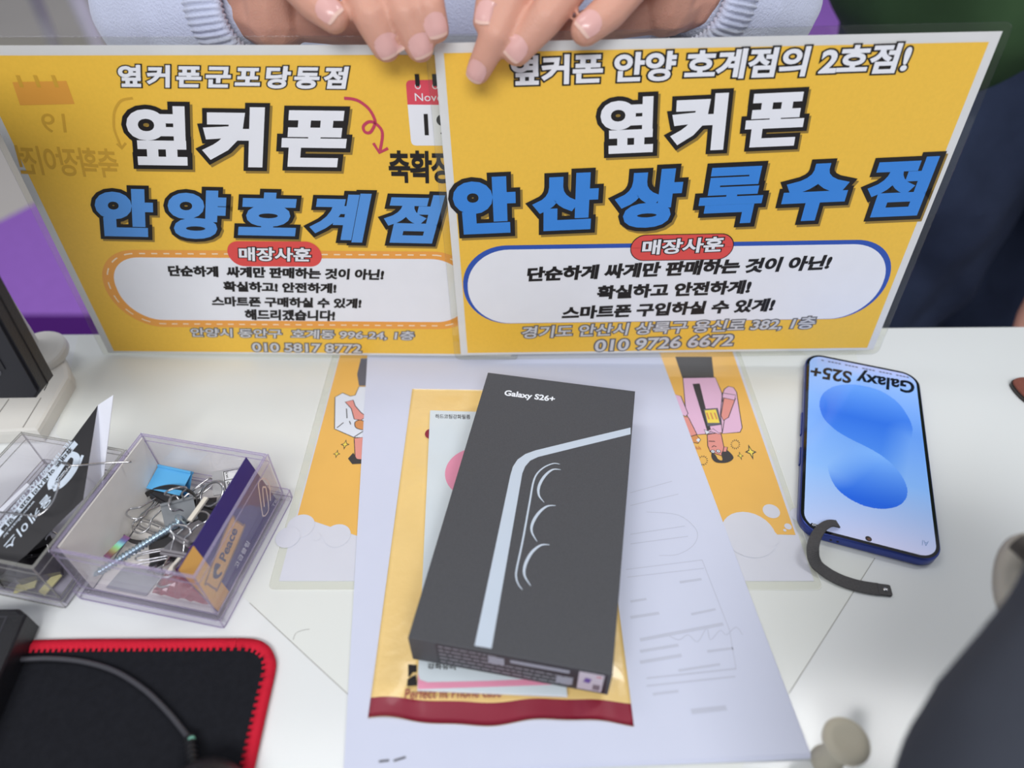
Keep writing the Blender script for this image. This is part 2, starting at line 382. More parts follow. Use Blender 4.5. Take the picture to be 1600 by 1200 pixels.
shape(Q((300, 905), (322, 885), (342, 900), (325, 925)), 4, mb, .36, outline=False)
shape(Q((265, 350), (335, 345), (445, 800), (410, 815)), 1, mb, .36, outline=False)
shape(Q((370, 600), (510, 590), (550, 750), (410, 770)), 6, mb, .4)
shape(Q((385, 612), (495, 602), (532, 735), (415, 735)), 3, mb, .44, outline=False)
for k in range(3): stroke(FPL, Q((405 + 38 * k, 635), (428 + 38 * k, 700)), 1.1, mb=mb, mi=5, dz=.5)
shape(Q((410, 850), (545, 830), (580, 1000), (560, 1060), (440, 1020), (415, 960)), 0, mb, .3)
shape(Q((380, 800), (440, 825), (400, 850)), 4, mb, .36); shape(Q((465, 790), (545, 850), (440, 820)), 2, mb, .36)
shape(Q((455, 1030), (490, 1050), (520, 1095), (560, 1100), (550, 1030), (600, 1000), (670, 1075), (610, 1125), (500, 1125), (455, 1080)), 1, mb, .38, outline=False, smooth=4)
shape(Q((575, 970), (610, 975), (600, 1020), (565, 1020)), 0, mb, .4)
for (x, y) in ((465, 1018), (520, 1015)):
    disc(FPL, *q3(x, y), 1.5, mb, 1, .46); disc(FPL, *q3(x, y), 1.1, mb, 4, .5); disc(FPL, *q3(x, y), 0.35, mb, 1, .54)
stroke(FPL, Q((425, 915), (485, 918)), .6, mb=mb, mi=1, dz=.46); stroke(FPL, Q((455, 975), (475, 960), (500, 970)), .5, mb=mb, mi=1, dz=.46)
star(FPL, *q3(840, 1020), 3.8, 6.5, mb, .2); star(FPL, *q3(738, 1058), 2.2, 3.6, mb, .2)
for (x, y, r) in ((688, 945, 48), (368, 1105, 50)):
    for k in range(14):
        t = 2 * math.pi * k / 14; stroke(FPL, Q((x + r * .7 * math.cos(t), y + r * .7 * math.sin(t)), (x + r * math.cos(t), y + r * math.sin(t))), .5, mb=mb, mi=1, dz=.2)
for k in range(9): stroke(FPL, Q((270 + 9 * k, 960 + (k % 3) * 9), (276 + 9 * k, 998 - (k % 2) * 8)), .6, mb=mb, mi=5, dz=.2)
mb.build('figure_print', PALS, fy, label='printed man in a pink shirt and dark tie')
mb = MB()
def q3(x, y): return (480 + x / 6.664, 555 + y / 6.667)
shape(Q((560, 35), (660, 35), (650, 320), (540, 320), (520, 200)), 6, mb, .2, outline=False)
shape(Q((500, 420), (540, 330), (650, 330), (640, 860), (490, 860), (285, 770), (290, 440), (370, 395), (450, 430)), 4, mb, .24)
shape(Q((395, 490), (480, 470), (500, 530), (560, 600), (620, 640), (560, 680), (490, 670), (460, 560)), 0, mb, .3)
shape(Q((500, 700), (560, 680), (620, 720), (600, 780), (510, 760)), 5, mb, .34, smooth=4)
shape(Q((490, 870), (640, 850), (640, 1110), (500, 1080)), 0, mb, .3)
shape(Q((425, 1080), (480, 1020), (520, 1085), (640, 1090), (640, 1130), (470, 1138)), 1, mb, .36, outline=False)
for a in (((310, 760), (380, 705)), ((410, 560), (415, 660)), ((440, 690), (455, 725)), ((490, 855), (600, 785))): stroke(FPL, Q(*a), .6, mb=mb, mi=1, dz=.4)
star(FPL, *q3(395, 932), 3, 4.4, mb, .2); star(FPL, *q3(308, 1030), 2.4, 3.6, mb, .2)
mb.build('figure_print', PALS, fy, label='printed man in a white shirt, partly covered by papers')

# white papers ------------------------------------------------------
pp = thing('paper_stack', 'white printed sheets lying on the desk under the yellow pouch and dark box', 'paper', (15, 240, 0.9))
def quad_sheet(z, bl, br, trr, tl, name='sheet'):
    def fn(i, j):
        p = (Vector(bl) * (1 - i) + Vector(br) * i) * (1 - j) + (Vector(tl) * (1 - i) + Vector(trr) * i) * j
        return Vector((p.x, p.y, z + 1.2 * max(0, i - .86) / .14 * max(0, 0.25 - j) * 2))
    v, f = grid_shape(14, 16, fn); n = len(v); w_ = 15
    v2 = v + [p - Vector((0, 0, 0.12)) for p in v]; f2 = f + [tuple(x + n for x in q[::-1]) for q in f]
    for i in range(14): f2.append((i, i + n, i + 1 + n, i + 1)[::-1]); k = 16 * 15 + i; f2.append((k, k + n, k + 1 + n, k + 1))
    for j in range(16): a = j * 15; f2.append((a, a + 15, a + 15 + n, a + n)[::-1]); a += 14; f2.append((a, a + 15, a + 15 + n, a + n))
    return obj(name, v2, f2, PAPER, pp)
quad_sheet(1.0, (-73, 96, 0), (136.5, 103.4, 0), (107, 388, 0), (-106, 388, 0))
quad_sheet(1.25, (-74.5, 96.5, 0), (136, 104, 0), (108, 388, 0), (-106.5, 388, 0))
top_sheet = quad_sheet(1.5, (-75.5, 97.2, 0), (135.1, 105.1, 0), (107.6, 388, 0), (-107.6, 388, 0))
PP = flat_plane(1.5); GH = mat('show_through_grey', (194, 198, 214), 0.8, 0.1); GH2 = mat('pencil_grey', (178, 178, 184), 0.8, 0.1)
mb = MB()
for a in (((978, 890), (1097, 875)), ((980, 902), (1100, 888)), ((1097, 875), (1140, 985), (1150, 1045))): stroke(PP, a, .45, mb=mb, dz=.08)
stroke(PP, [(1010, 800), (1060, 805), (1088, 828), (1085, 850), (1060, 866), (1030, 868)], .4, mb=mb, dz=.08, smooth=5)
for (x0, y0, x1, y1, wd) in ((1062, 910, 1096, 905, 1.4), (1080, 960, 1118, 952, 1.3), (985, 940, 1010, 936, 1.3), (985, 965, 1030, 958, 1.6), (1000, 1000, 1130, 975, 1.8), (1000, 1018, 1060, 1008, 1.5), (1105, 1018, 1145, 1013, 1.3), (1000, 1035, 1065, 1024, 1.7), (1060, 1048, 1125, 1038, 1.2), (1010, 1060, 1160, 1044, .8), (1010, 1072, 1160, 1056, .8), (1020, 1085, 1060, 1080, 1.2), (1080, 1112, 1135, 1106, 2.4), (985, 790, 1060, 772, .5), (985, 770, 1050, 752, .5), (985, 835, 1070, 822, .5), (985, 850, 1075, 838, .5), (1172, 1046, 1180, 1045, 2.5)):
    stroke(PP, [(x0, y0), (x1, y1)], wd, mb=mb, dz=.08)
stroke(PP, [(1040, 990), (1060, 1000), (1075, 992), (1090, 1003), (1104, 982), (1110, 1000), (1125, 985), (1135, 992), (1150, 980), (1160, 992)], .45, mb=mb, dz=.1, smooth=4)
mb.build('show_through_print', GH, pp)
mb = MB(); stroke(PP, [(592, 1190), (608, 1188)], 1.0, mb=mb, dz=.1); stroke(PP, [(615, 1189), (634, 1183)], 1.0, mb=mb, dz=.1)
mb.build('printed_mark', mat('toner', (90, 90, 96), .7), pp)

# ------------------------------------------------------------------ the two laminated signs
def rot(a, b, c): return Matrix.Rotation(a, 3, 'Z') @ Matrix.Rotation(b, 3, 'X') @ Matrix.Rotation(c, 3, 'Y')
def make_sign(O, M, label, k=1.0):
    U, V = M @ Vector((1, 0, 0)), M @ Vector((0, 0, 1)); W, H = 297 * k, 210 * k
    pl = Plane(O, U, V); t = thing('laminated_sign', label, 'sign', pl.pt(W / 2, -4))
    b = MB(); out = [(x + W / 2, y + H / 2) for (x, y) in rrect(W + 9, H + 8.5, 5)]
    b.add([pl.pt(u, v, 0.25) for (u, v) in out], [tuple(range(len(out)))]); b.add([pl.pt(u, v, -0.25) for (u, v) in out], [tuple(range(len(out)))[::-1]])
    b.build('laminate_film', clear('laminate_clear', (250, 250, 246), 0.05), t)
    rim = [pl.pt(u, v, 0) for (u, v) in out]; obj('film_edge', *tube(rim, 0.25, 6, True), clear('laminate_edge', (250, 250, 252), .03), t)
    obj('sign_paper', *prism([pl.pt(0, 0, -.1), pl.pt(W, 0, -.1), pl.pt(W, H, -.1), pl.pt(0, H, -.1)], pl.N * 0.2), mat('sign_white', (234, 234, 241), .3, .4), t)
    obj('yellow_ground', [pl.pt(a, b_, .32) for a, b_ in ((5 * k, 2 * k), (W - 5 * k, 2 * k), (W - 5 * k, H - 5 * k), (5 * k, H - 5 * k))], [(0, 1, 2, 3)], YEL, t)
    return pl, t
M2 = rot(-.005, -.067, -.021); k2 = 0.99
PR, sR = make_sign(CO + (Vector((-37.1, 371.75, 5.2)) - CO) * k2, M2, 'yellow laminated sign in front, slanted lettering, blue branch name and blue-ringed panel', k2)
M1 = rot(-.0242, -.0702, -.0095)
PL, sL = make_sign(Vector((-297.4547, 378.0318, 1.707)), M1, 'yellow laminated sign behind, upright lettering, November calendar and orange dashed panel')
def ctext(pl, par, txt, BL, BR, TL, fill, wf, wo, space=1.0, shadow=True, cap=False, TR=None):
    ly = [(wf, fill, .75, (0, 0)), (wf + wo, INK, .6, (0, 0))]
    if shadow: ly.append((wf + wo, SHAD, .48, (.035, -.045)))
    return text(pl, par, txt, BL, BR, TL, ly, space, cap, TR=TR)
def c2(x, y): return (680 + x * .575, 40 + y * .5751)
def c1(x, y): return (x * .45, 60 + y * .45)
# right-hand sign text
ctext(PR, sR, '옆커폰 안양 호계점의 2호점!', c2(207, 163), c2(1275, 128), c2(216, 82), INKW, .036, .055, 0.99, False, TR=c2(1291, 45))
heavy(PR, sR, '옆커폰', c2(454, 350), c2(985, 327), c2(464, 194), INKW, .074, 1.2, TR=c2(1000, 174))
heavy(PR, sR, '안산상록수점', c2(57, 570), c2(1304, 516), c2(63, 410), BLUE, .072, 1.25, TR=c2(1345, 358))
def pill(pl, u0, v0, u1, v1, r, m, par, dz, name, n=14):
    return decal(pl, [((u0 + u1) / 2 + x, (v0 + v1) / 2 + y) for (x, y) in rrect(u1 - u0, v1 - v0, r, n)], m, par, dz, name, uv=True)
ul, ur = PR.uv(725, 462)[0], PR.uv(1393, 424)[0]; vt = (PR.uv(830, 393)[1] + PR.uv(1300, 364)[1]) / 2; vb = (PR.uv(800, 512)[1] + PR.uv(1200, 492)[1]) / 2
pill(PR, ul, vb, ur, vt, (vt - vb) * .49, NAVYL, sR, .42, 'panel_ring')
pill(PR, ul + 3, vb + .3, ur - 3, vt - 3, (vt - vb) * .46, INKW, sR, .5, 'text_panel')
bl, br = PR.uv(985, 384)[0], PR.uv(1146, 384)[0]; bv0, bv1 = PR.uv(1065, 406)[1], PR.uv(1065, 365)[1]
pill(PR, bl, bv0, br, bv1, (bv1 - bv0) * .49, INK, sR, .6, 'badge_ring'); pill(PR, bl + .5, bv0 + .5, br - .5, bv1 - .5, (bv1 - bv0) * .48, RED, sR, .66, 'badge')
text(PR, sR, '매장사훈', c2(560, 622), c2(779, 612), c2(565, 581), [(.03, INKW, .9, (0, 0)), (.085, INK, .78, (0, 0))], .98)
for (t_, a, b_, c_) in (('단순하게 싸게만 판매하는 것이 아닌!', (248, 695), (1066, 662), (252, 655)), ('확실하고 안전하게!', (438, 743), (852, 727), (442, 705)), ('스마트폰 구입하실 수 있게!', (343, 798), (915, 775), (347, 762))):
    text(PR, sR, t_, c2(*a), c2(*b_), c2(*c_), [(.05, INK, .7, (0, 0))], .99)
for (t_, a, b_, c_) in (('경기도 안산시 상록구 용신로 382, 1층', (234, 850), (1024, 823), (238, 816)), ('010 9726 6672', (432, 884), (806, 868), (436, 853))):
    text(PR, sR, t_, c2(*a), c2(*b_), c2(*c_), [(.02, mat('grey_white_ink', (206, 206, 210), .45), .8, (0, 0)), (.085, mat('grey_ink', (96, 96, 102), .45), .65, (0, 0))], .98)
# left-hand sign text
ctext(PL, sL, '옆커폰군포당동점', c1(413, 168), c1(1200, 175), c1(410, 90), INKW, .04, .05, 1.26, False)
heavy(PL, sL, '옆커폰', c1(458, 440), c1(1188, 450), c1(440, 232), INKW, .07, 1.14)
heavy(PL, sL, '안양호계점', c1(340, 685), c1(1497, 710), c1(326, 518), BLUEL, .07, 1.19)
OR = mat('orange_ink', (240, 164, 74), .45)
u0, v1 = PL.uv(*c1(368, 870))[0], PL.uv(*c1(760, 735))[1]; u1 = 297 - u0; v0 = PL.uv(*c1(850, 1003))[1]
pill(PL, u0, v0, u1, v1, (v1 - v0) * .49, OR, sL, .42, 'panel_band'); pill(PL, u0 + 8, v0 + 6.2, u1 - 8, v1 - 5.5, (v1 - v0) * .38, INKW, sL, .5, 'text_panel')
mb = MB(); path = [((u0 + u1) / 2 + x, (v0 + v1) / 2 + y + .2) for (x, y) in rrect(u1 - u0 - 7.5, v1 - v0 - 5.5, (v1 - v0) * .43, 14)]
pts = []
for i in range(len(path)):
    a, b_ = Vector(path[i]), Vector(path[(i + 1) % len(path)]); n = max(1, int((b_ - a).length / 1.0)); pts += [a.lerp(b_, k / n) for k in range(n)]
i = 0
while i + 4 < len(pts): stroke(PL, [tuple(p) for p in pts[i:i + 5]], .9, mb=mb, dz=.55, uv=True); i += 8
mb.build('dash_line', mat('cream_ink', (248, 226, 190), .45), sL)
bl, br = PL.uv(*c1(793, 748))[0], PL.uv(*c1(1117, 748))[0]; bv0, bv1 = PL.uv(*c1(955, 790))[1], PL.uv(*c1(955, 703))[1]
pill(PL, bl, bv0, br, bv1, (bv1 - bv0) * .49, RED, sL, .66, 'badge')
text(PL, sL, '매장사훈', c1(832, 770), c1(1080, 773), c1(830, 722), [(.03, INKW, .9, (0, 0)), (.085, INK, .78, (0, 0))], .98)
for (t_, a, b_, c_) in (('단순하게  싸게만 판매하는 것이 아닌!', (587, 824), (1331, 838), (583, 786)), ('확실하고! 안전하게!', (778, 877), (1168, 884), (775, 841)), ('스마트폰 구매하실 수 있게!', (738, 928), (1254, 936), (735, 893)), ('해드리겠습니다!', (852, 976), (1163, 980), (850, 938))):
    text(PL, sL, t_, c1(*a), c1(*b_), c1(*c_), [(.05, INK, .7, (0, 0))], .99)
for (t_, a, b_, c_) in (('안양시 동안구  호계동 996-24, 1층', (665, 1035), (1436, 1047), (662, 1003)), ('010 5817 8772', (878, 1085), (1255, 1090), (875, 1055))):
    text(PL, sL, t_, c1(*a), c1(*b_), c1(*c_), [(.02, MATS['grey_white_ink'], .8, (0, 0)), (.085, MATS['grey_ink'], .65, (0, 0))], .98)
# calendar, curled arrow and brush lettering
CR = mat('calendar_red', (222, 74, 92), .45)
def rquad(pl, q, r, corners, n=5):
    P = [Vector(pl.uv(*p)) for p in q]; out = []
    for i in range(4):
        p, a, b = P[i], P[i - 1], P[(i + 1) % 4]
        if i in corners:
            s, e = p + (a - p).normalized() * r, p + (b - p).normalized() * r
            out += [tuple((1 - t) ** 2 * s + 2 * t * (1 - t) * p + t * t * e) for t in [k / n for k in range(n + 1)]]
        else: out.append(tuple(p))
    return out
cal = MB()
decal(PL, rquad(PL, [(634, 125), (740, 123), (744, 164), (637, 163)], 3, (0, 1)), None, None, .5, mb=cal, mi=0, uv=True)
decal(PL, rquad(PL, [(637, 163), (744, 164), (750, 227), (643, 227)], 3, (2, 3)), None, None, .5, mb=cal, mi=1, uv=True)
for x in (653, 680, 708):
    disc(PL, x, 134, 1.6, cal, 1, .6, n=16); disc(PL, x, 134, 1.1, cal, 0, .66, n=16)
    stroke(PL, [(x - 1.5, 115), (x, 134)], 2.4, mb=cal, mi=2, dz=.8)
cal.build('calendar_print', [CR, INKW, INK], sL)
text(PL, sL, 'November', (649, 157), (735, 158), (648, 145), [(.0, INKW, .7, (0, 0))], 1.0, True)
text(PL, sL, '19', (664, 211), (708, 211), (662, 177), [(.006, INK, .7, (0, 0))])
AR = mat('arrow_crimson', (196, 62, 92), .45)
mb = MB()
stroke(PL, [(538, 153), (550, 154), (562, 158), (576, 169), (584.5, 183), (586, 193), (579, 206), (570.5, 205.6), (568, 197), (576, 190), (586, 191.6), (596, 202), (597.6, 214), (594, 235)], 1.7, mb=mb, dz=.6, smooth=6)
stroke(PL, [(583.6, 223), (593, 238), (606.5, 231)], 1.7, mb=mb, dz=.64)
mb.build('arrow_print', AR, sL)
text(PL, sL, '축확장이전', (609, 285), (772, 287), (606, 234), [(.032, INK, .7, (0, 0))], .92)
# faint print of the reverse side showing through the paper
GY = mat('show_through_ochre', (214, 166, 62), .4, .35); GO = mat('show_through_orange', (230, 162, 70), .4, .35)
text(PL, sL, '축확장이전', (189, 278), (34, 272), (181, 232), [(.02, GY, .42, (0, 0))], .92, label='mirrored faint lettering')
text(PL, sL, '19', (105, 207), (68, 207), (101, 177), [(.0, GY, .42, (0, 0))], label='mirrored faint lettering')
decal(PL, [(20, 128), (104, 126), (117, 162), (32, 164)], GO, sL, .42, 'faint_calendar')
mb = MB()
for x in (31, 58, 86): stroke(PL, [(x - 3, 117), (x + 4, 136)], 2.2, mb=mb, dz=.5)
stroke(PL, [(208, 153), (190, 157), (180, 172), (178, 190), (180, 205), (190, 230)], 1.4, mb=mb, dz=.42, smooth=5); stroke(PL, [(183, 224), (190, 232), (197, 223)], 1.4, mb=mb, dz=.42)
o = mb.build('faint_line', GY, sL); o['kind'] = 'stuff'

# ------------------------------------------------------------------ yellow pouch, film packet, dark phone box
pou = thing('padded_pouch', 'golden yellow plastic pouch with maroon bottom seam, under the dark box', 'pouch', (-6, 230, 1.7))
tl, tr, brr, bll = Vector((-69.6, 340, 0)), Vector((55, 337, 0)), Vector((57, 118.6, 0)), Vector((-67.8, 119.3, 0))
def pouch_fn(i, j, top=True):
    p = (bll * (1 - i) + brr * i) * (1 - j) + (tl * (1 - i) + tr * i) * j
    e = min(i, 1 - i) * 124; g = min(j, 1 - j) * 220
    puff = min(1, e / 16) * min(1, max(0, g - 6) / 22)
    wob = math.sin(i * 9.0 + 1.2) * 1.6 * max(0, 1 - j * 9) + 0.5 * math.sin(i * 23) * max(0, 1 - j * 5)
    z = 2.1 + 2.3 * puff + .22 * math.sin(31 * j + 4 * i) * min(1, e / 8) * (1 if e < 18 else .3)
    if not top: z = 1.75
    return Vector((p.x, p.y + wob, z + max(0, wob) * 0.35 * (1 if top else .8)))
v, f = grid_shape(60, 90, pouch_fn); n = len(v)
mi = [0] * len(f)
for q in range(len(f)):
    if q // 60 < 4: mi[q] = 1
v2, f2 = grid_shape(60, 90, lambda i, j: pouch_fn(i, j, False))
side = [(i, i + 1, n + i + 1, n + i) for i in range(60)] + [(90 * 61 + i + 1, 90 * 61 + i, n + 90 * 61 + i, n + 90 * 61 + i + 1) for i in range(60)] + [(61 * (j + 1), 61 * j, n + 61 * j, n + 61 * (j + 1)) for j in range(90)] + [(61 * j + 60, 61 * (j + 1) + 60, n + 61 * (j + 1) + 60, n + 61 * j + 60) for j in range(90)]
PY = mat('pouch_yellow', (240, 206, 134), .3, .5, var=.06, nscale=30, coat=.5, bump=.35, bscale=160); PM = mat('pouch_maroon', (140, 28, 52), .35, .5, coat=.3)
obj('pouch_body', v + v2, f + [tuple(x + n for x in q[::-1]) for q in f2] + side, [PY, PM], pou, smooth=True, mids=mi + [0] * len(f2) + [0] * len(side))
P4 = flat_plane(4.4)
mb = MB(); disc(P4, 675, 678, 4.6, mb, 0, .35); mb.build('maroon_dot', PM, pou)
P3 = flat_plane(4.0)
text(P3, pou, 'Perfect fit Phone case', (632, 1093), (783, 1090), (634, 1078), [(.012, mat('maroon_ink', (150, 62, 60), .4), .9, (0, 0))], 1.0, True)
mb = MB(); decal(P4, [(638, 1039), (651, 1040), (651, 1051), (645, 1051), (640, 1058), (638, 1058)], None, None, .5, mb=mb); decal(P4, [(637, 1062), (650, 1055), (652, 1072), (636, 1073)], None, None, .5, mb=mb); mb.build('black_glyph', INK, pou)
# film packet
fp = thing('film_packet', 'white screen film packet with pink shapes lying on the yellow pouch', 'packet', (-12, 225, 4.9))
z0 = 4.9
FK = flat_plane(6.6); a, b_, c_, d_ = FK.at(672, 641), FK.at(840, 646), FK.at(868, 1072), FK.at(652, 1078)
c_ = b_ + (d_ - a)
obj('packet_card', *bevel_slab([Vector((p.x, p.y, z0)) for p in (d_, c_, b_, a)], (0, 0, 1), 1.7, .2), mat('packet_white', (214, 224, 230), .35, .4, coat=.3), fp)
PK = mat('packet_pink', (232, 150, 178), .4)
mb = MB(); disc(FK, 745, 738, 19.5, mb, 0, .06, n=48); mb.build('pink_print', PK, fp)
mb = MB()
decal(FK, [(653, 1052), (656, 1062), (668, 1066), (760, 1064), (862, 1060), (862, 1070), (653, 1077)], None, None, .06, mb=mb); mb.build('pink_print', PK, fp)
text(FK, fp, '하드코팅강화필름', (680, 654), (735, 655), (680, 647), [(.02, mat('grey_text', (72, 72, 76), .5), .06, (0, 0))])
text(FK, fp, '강화유리', (668, 1045), (712, 1047), (668, 1036), [(.03, INK, .06, (0, 0))])
# dark phone box
bx = thing('phone_box', 'dark grey phone box with silver line drawing on the yellow pouch', 'box', (20, 205, 6.75))
TPX = [(642.5, 997.5), (961.5, 1054), (989.5, 611), (758.5, 581)]
T = [at(*p, 31.5) for p in TPX]; cen = sum(T, Vector()) / 4
ex = ((T[1] - T[0]) + (T[2] - T[3])).normalized(); ey = Vector((-ex.y, ex.x, 0)); BW = ((T[1] - T[0]).length + (T[2] - T[3]).length) / 2; BL_ = ((T[3] - T[0]).length + (T[2] - T[1]).length) / 2
GR = mat('box_charcoal', (76, 77, 81), .62, .35, var=.22, nscale=1800, bump=.1, bscale=2500)
def boxpoly(z, gx=0.0): return [Vector((cen.x, cen.y, z)) + ex * (sx * (BW / 2 - gx)) + ey * (sy * (BL_ / 2 - gx)) for (sx, sy) in ((-1, -1), (1, -1), (1, 1), (-1, 1))]
obj('box_lid', *bevel_slab(boxpoly(8.3), (0, 0, 1), 23.2, .5), GR, bx)
obj('box_tray', *prism(boxpoly(6.75, .7), (0, 0, 1.5)), mat('box_inner', (58, 58, 62), .7), bx)
BP = flat_plane(31.5)
SIL = mat('silver_foil', (196, 208, 222), .3, .5, var=.03)
def b6(x, y): return (760 + x * .28333, 590 + y * .28333)
text(BP, bx, 'Galaxy S26+', b6(97, 97), b6(375, 133), b6(104, 70), [(.032, mat('bright_foil', (238, 242, 248), .4), .1, (0, 0))], 1.0, True)
tp = [b6(*p) for p in ((795, 275), (240, 410), (190, 432), (155, 468), (135, 520))] + [(741, 1010)]
decal(BP, [b6(795, 276), b6(520, 341), b6(270, 402), b6(215, 422), b6(172, 452), b6(146, 492), b6(132, 540), (741.5, 1009), (768, 1013.5), b6(198, 528), b6(214, 490), b6(242, 458), b6(285, 438), b6(520, 380), b6(795, 313)], SIL, bx, .1, 'silver_line')
mb = MB()
stroke(BP, [b6(*p) for p in ((405, 478), (370, 474), (320, 494), (280, 530), (258, 580), (240, 680), (200, 900), (168, 1050), (164, 1100), (176, 1140), (200, 1172))], 1.0, mb=mb, dz=.1, smooth=6, taper=lambda t: .25 + .75 * math.sin(math.pi * min(1, t * 1.02)) ** .5)
for q in (((410, 508), (365, 508), (320, 545), (290, 600), (290, 650), (318, 688)), ((382, 706), (335, 710), (290, 745), (256, 800), (250, 850), (280, 906)), ((348, 922), (300, 925), (250, 965), (215, 1030), (210, 1090), (245, 1150))):
    stroke(BP, [b6(*p) for p in q], 1.6, mb=mb, dz=.1, smooth=6, taper=lambda t: .15 + .85 * math.sin(math.pi * t))
mb.build('camera_outline', SIL, bx)
fr = boxpoly(8.3); FO = fr[0]; FPn = Plane(FO - ey * 0.0, ex, (0, 0, 1)); H_ = 23.2
def fpt(u, v): return (u * BW, v * H_)
obj('label_panel', [FPn.pt(*fpt(a, b), .08) for a, b in ((.135, .06), (.985, .06), (.985, .93), (.135, .93))], [(0, 1, 2, 3)], mat('label_black', (34, 34, 40), .45), bx)
mb = MB()
random.seed(3)
for r_ in range(5):
    x = .15
    while x < (.40 if r_ < 2 else .78):
        wd = random.uniform(.015, .05); v_ = .82 - r_ * .17
        decal(FPn, [fpt(x, v_), fpt(x + wd, v_), fpt(x + wd, v_ + .05), fpt(x, v_ + .05)], None, None, .16, mb=mb, uv=True); x += wd + .008
mb.build('small_print', mat('label_grey', (140, 140, 148), .5), bx)
mb = MB()
for (a, b, c, d2) in ((.40, .52, .48, .84), (.51, .70, .80, .84), (.74, .18, .82, .5)): decal(FPn, [fpt(a, b), fpt(c, b), fpt(c, d2), fpt(a, d2)], None, None, .2, mb=mb, uv=True)
mb.build('barcode_block', mat('label_pale', (150, 152, 164), .5), bx)
mb = MB(); decal(FPn, [fpt(.845, .08), fpt(.965, .08), fpt(.965, .9), fpt(.845, .9)], None, None, .24, mb=mb, uv=True)
decal(FPn, [fpt(.87, .45), fpt(.90, .42), fpt(.91, .62), fpt(.88, .66)], None, None, .3, mb=mb, mi=1, uv=True); decal(FPn, [fpt(.93, .75), fpt(.955, .75), fpt(.955, .8), fpt(.93, .8)], None, None, .3, mb=mb, mi=2, uv=True); decal(FPn, [fpt(.92, .15), fpt(.955, .15), fpt(.955, .4), fpt(.92, .4)], None, None, .3, mb=mb, mi=3, uv=True)
mb.build('seal_sticker', [mat('sticker_pale', (196, 188, 200), .35), mat('sticker_violet', (96, 70, 150), .4), mat('sticker_red', (200, 90, 100), .4), mat('sticker_dark', (120, 110, 120), .4)], bx, label='pale seal sticker with violet mark')

# ------------------------------------------------------------------ blue phone with its strap
ph = thing('smartphone', 'navy framed smartphone lying face up with blue wallpaper, far from the dark box', 'phone', (224.8, 286.1, 0.25))
PA = -0.32; pc = Vector((224.8, 286.1, 0)); pu = Vector((math.cos(PA), math.sin(PA), 0)); pv = Vector((-math.sin(PA), math.cos(PA), 0))
def pp3(x, y, z): return pc + pu * x + pv * y + Vector((0, 0, z))
FRM = mat('navy_metal', (58, 74, 150), .28, .5, metal=.6, var=.05)
ol = rrect(75.8, 158.4, 12, 10); b = MB()
rings = [(.25, 1.2), (.7, .35), (1.6, 0), (6.2, 0), (6.9, .3), (7.2, .9)]; n = len(ol)
for (z, ins) in rings:
    k = 1; b.v += [pp3(x * (1 - ins / 37.9), y * (1 - ins / 79.2), z) for (x, y) in ol]
for r_ in range(len(rings) - 1): b.f += [(r_ * n + i, r_ * n + (i + 1) % n, (r_ + 1) * n + (i + 1) % n, (r_ + 1) * n + i) for i in range(n)]
b.f.append(tuple(range(n))[::-1]); b.m = [0] * len(b.f)
b.build('phone_frame', FRM, ph, smooth=True)
obj('bezel', [pp3(x * (1 - .7 / 37.9), y * (1 - .7 / 79.2), 7.22) for (x, y) in ol], [tuple(range(n))], mat('black_glass', (20, 20, 24), .08, .5, coat=.4), ph)
SW, SHh = 70.6, 153.2; nx, ny = 190, 400; SR = 9.5
SP = Plane(pp3(0, 0, 7.22), pu, pv)
def k7(x, y): return SP.uv(1240 + x / 6.667, 540 + y / 6.667)
def k8(x, y): return SP.uv(1180 + x / 2.727, 520 + y / 2.727)
upper = [k7(*p) for p in ((1225, 972), (1238, 880), (1220, 800), (1180, 720), (1110, 620), (1020, 540), (900, 470), (750, 425), (600, 405), (460, 415), (370, 450), (300, 510), (270, 590), (280, 680), (330, 780))] + [k8(*p) for p in ((350, 420), (420, 460), (500, 500), (560, 540), (605, 585), (640, 640))]
lower = [k8(*p) for p in ((420, 460), (500, 500), (560, 540), (610, 590), (640, 640), (648, 680), (640, 710), (610, 738), (560, 750), (510, 748), (450, 732), (390, 700), (345, 660), (318, 610), (308, 560))]
UP = [(p.x, p.y) for p in catmull([Vector((a, b, 0)) for a, b in upper], 5)]; LP = [(p.x, p.y) for p in catmull([Vector((a, b, 0)) for a, b in lower], 5)]
def segd(x, y, a, b):
    ax, ay = b[0] - a[0], b[1] - a[1]; t = max(0, min(1, ((x - a[0]) * ax + (y - a[1]) * ay) / (ax * ax + ay * ay))); return math.hypot(x - a[0] - ax * t, y - a[1] - ay * t)
def inside(x, y, P):
    c = False; j = len(P) - 1
    for i in range(len(P)):
        if (P[i][1] > y) != (P[j][1] > y) and x < (P[j][0] - P[i][0]) * (y - P[i][1]) / (P[j][1] - P[i][1]) + P[i][0]: c = not c
        j = i
    return c
def mixc(a, b, t): t = max(0, min(1, t)); return tuple(a[k] + (b[k] - a[k]) * t for k in range(3))
yT, yB = k7(500, 400)[1], k8(560, 750)[1]
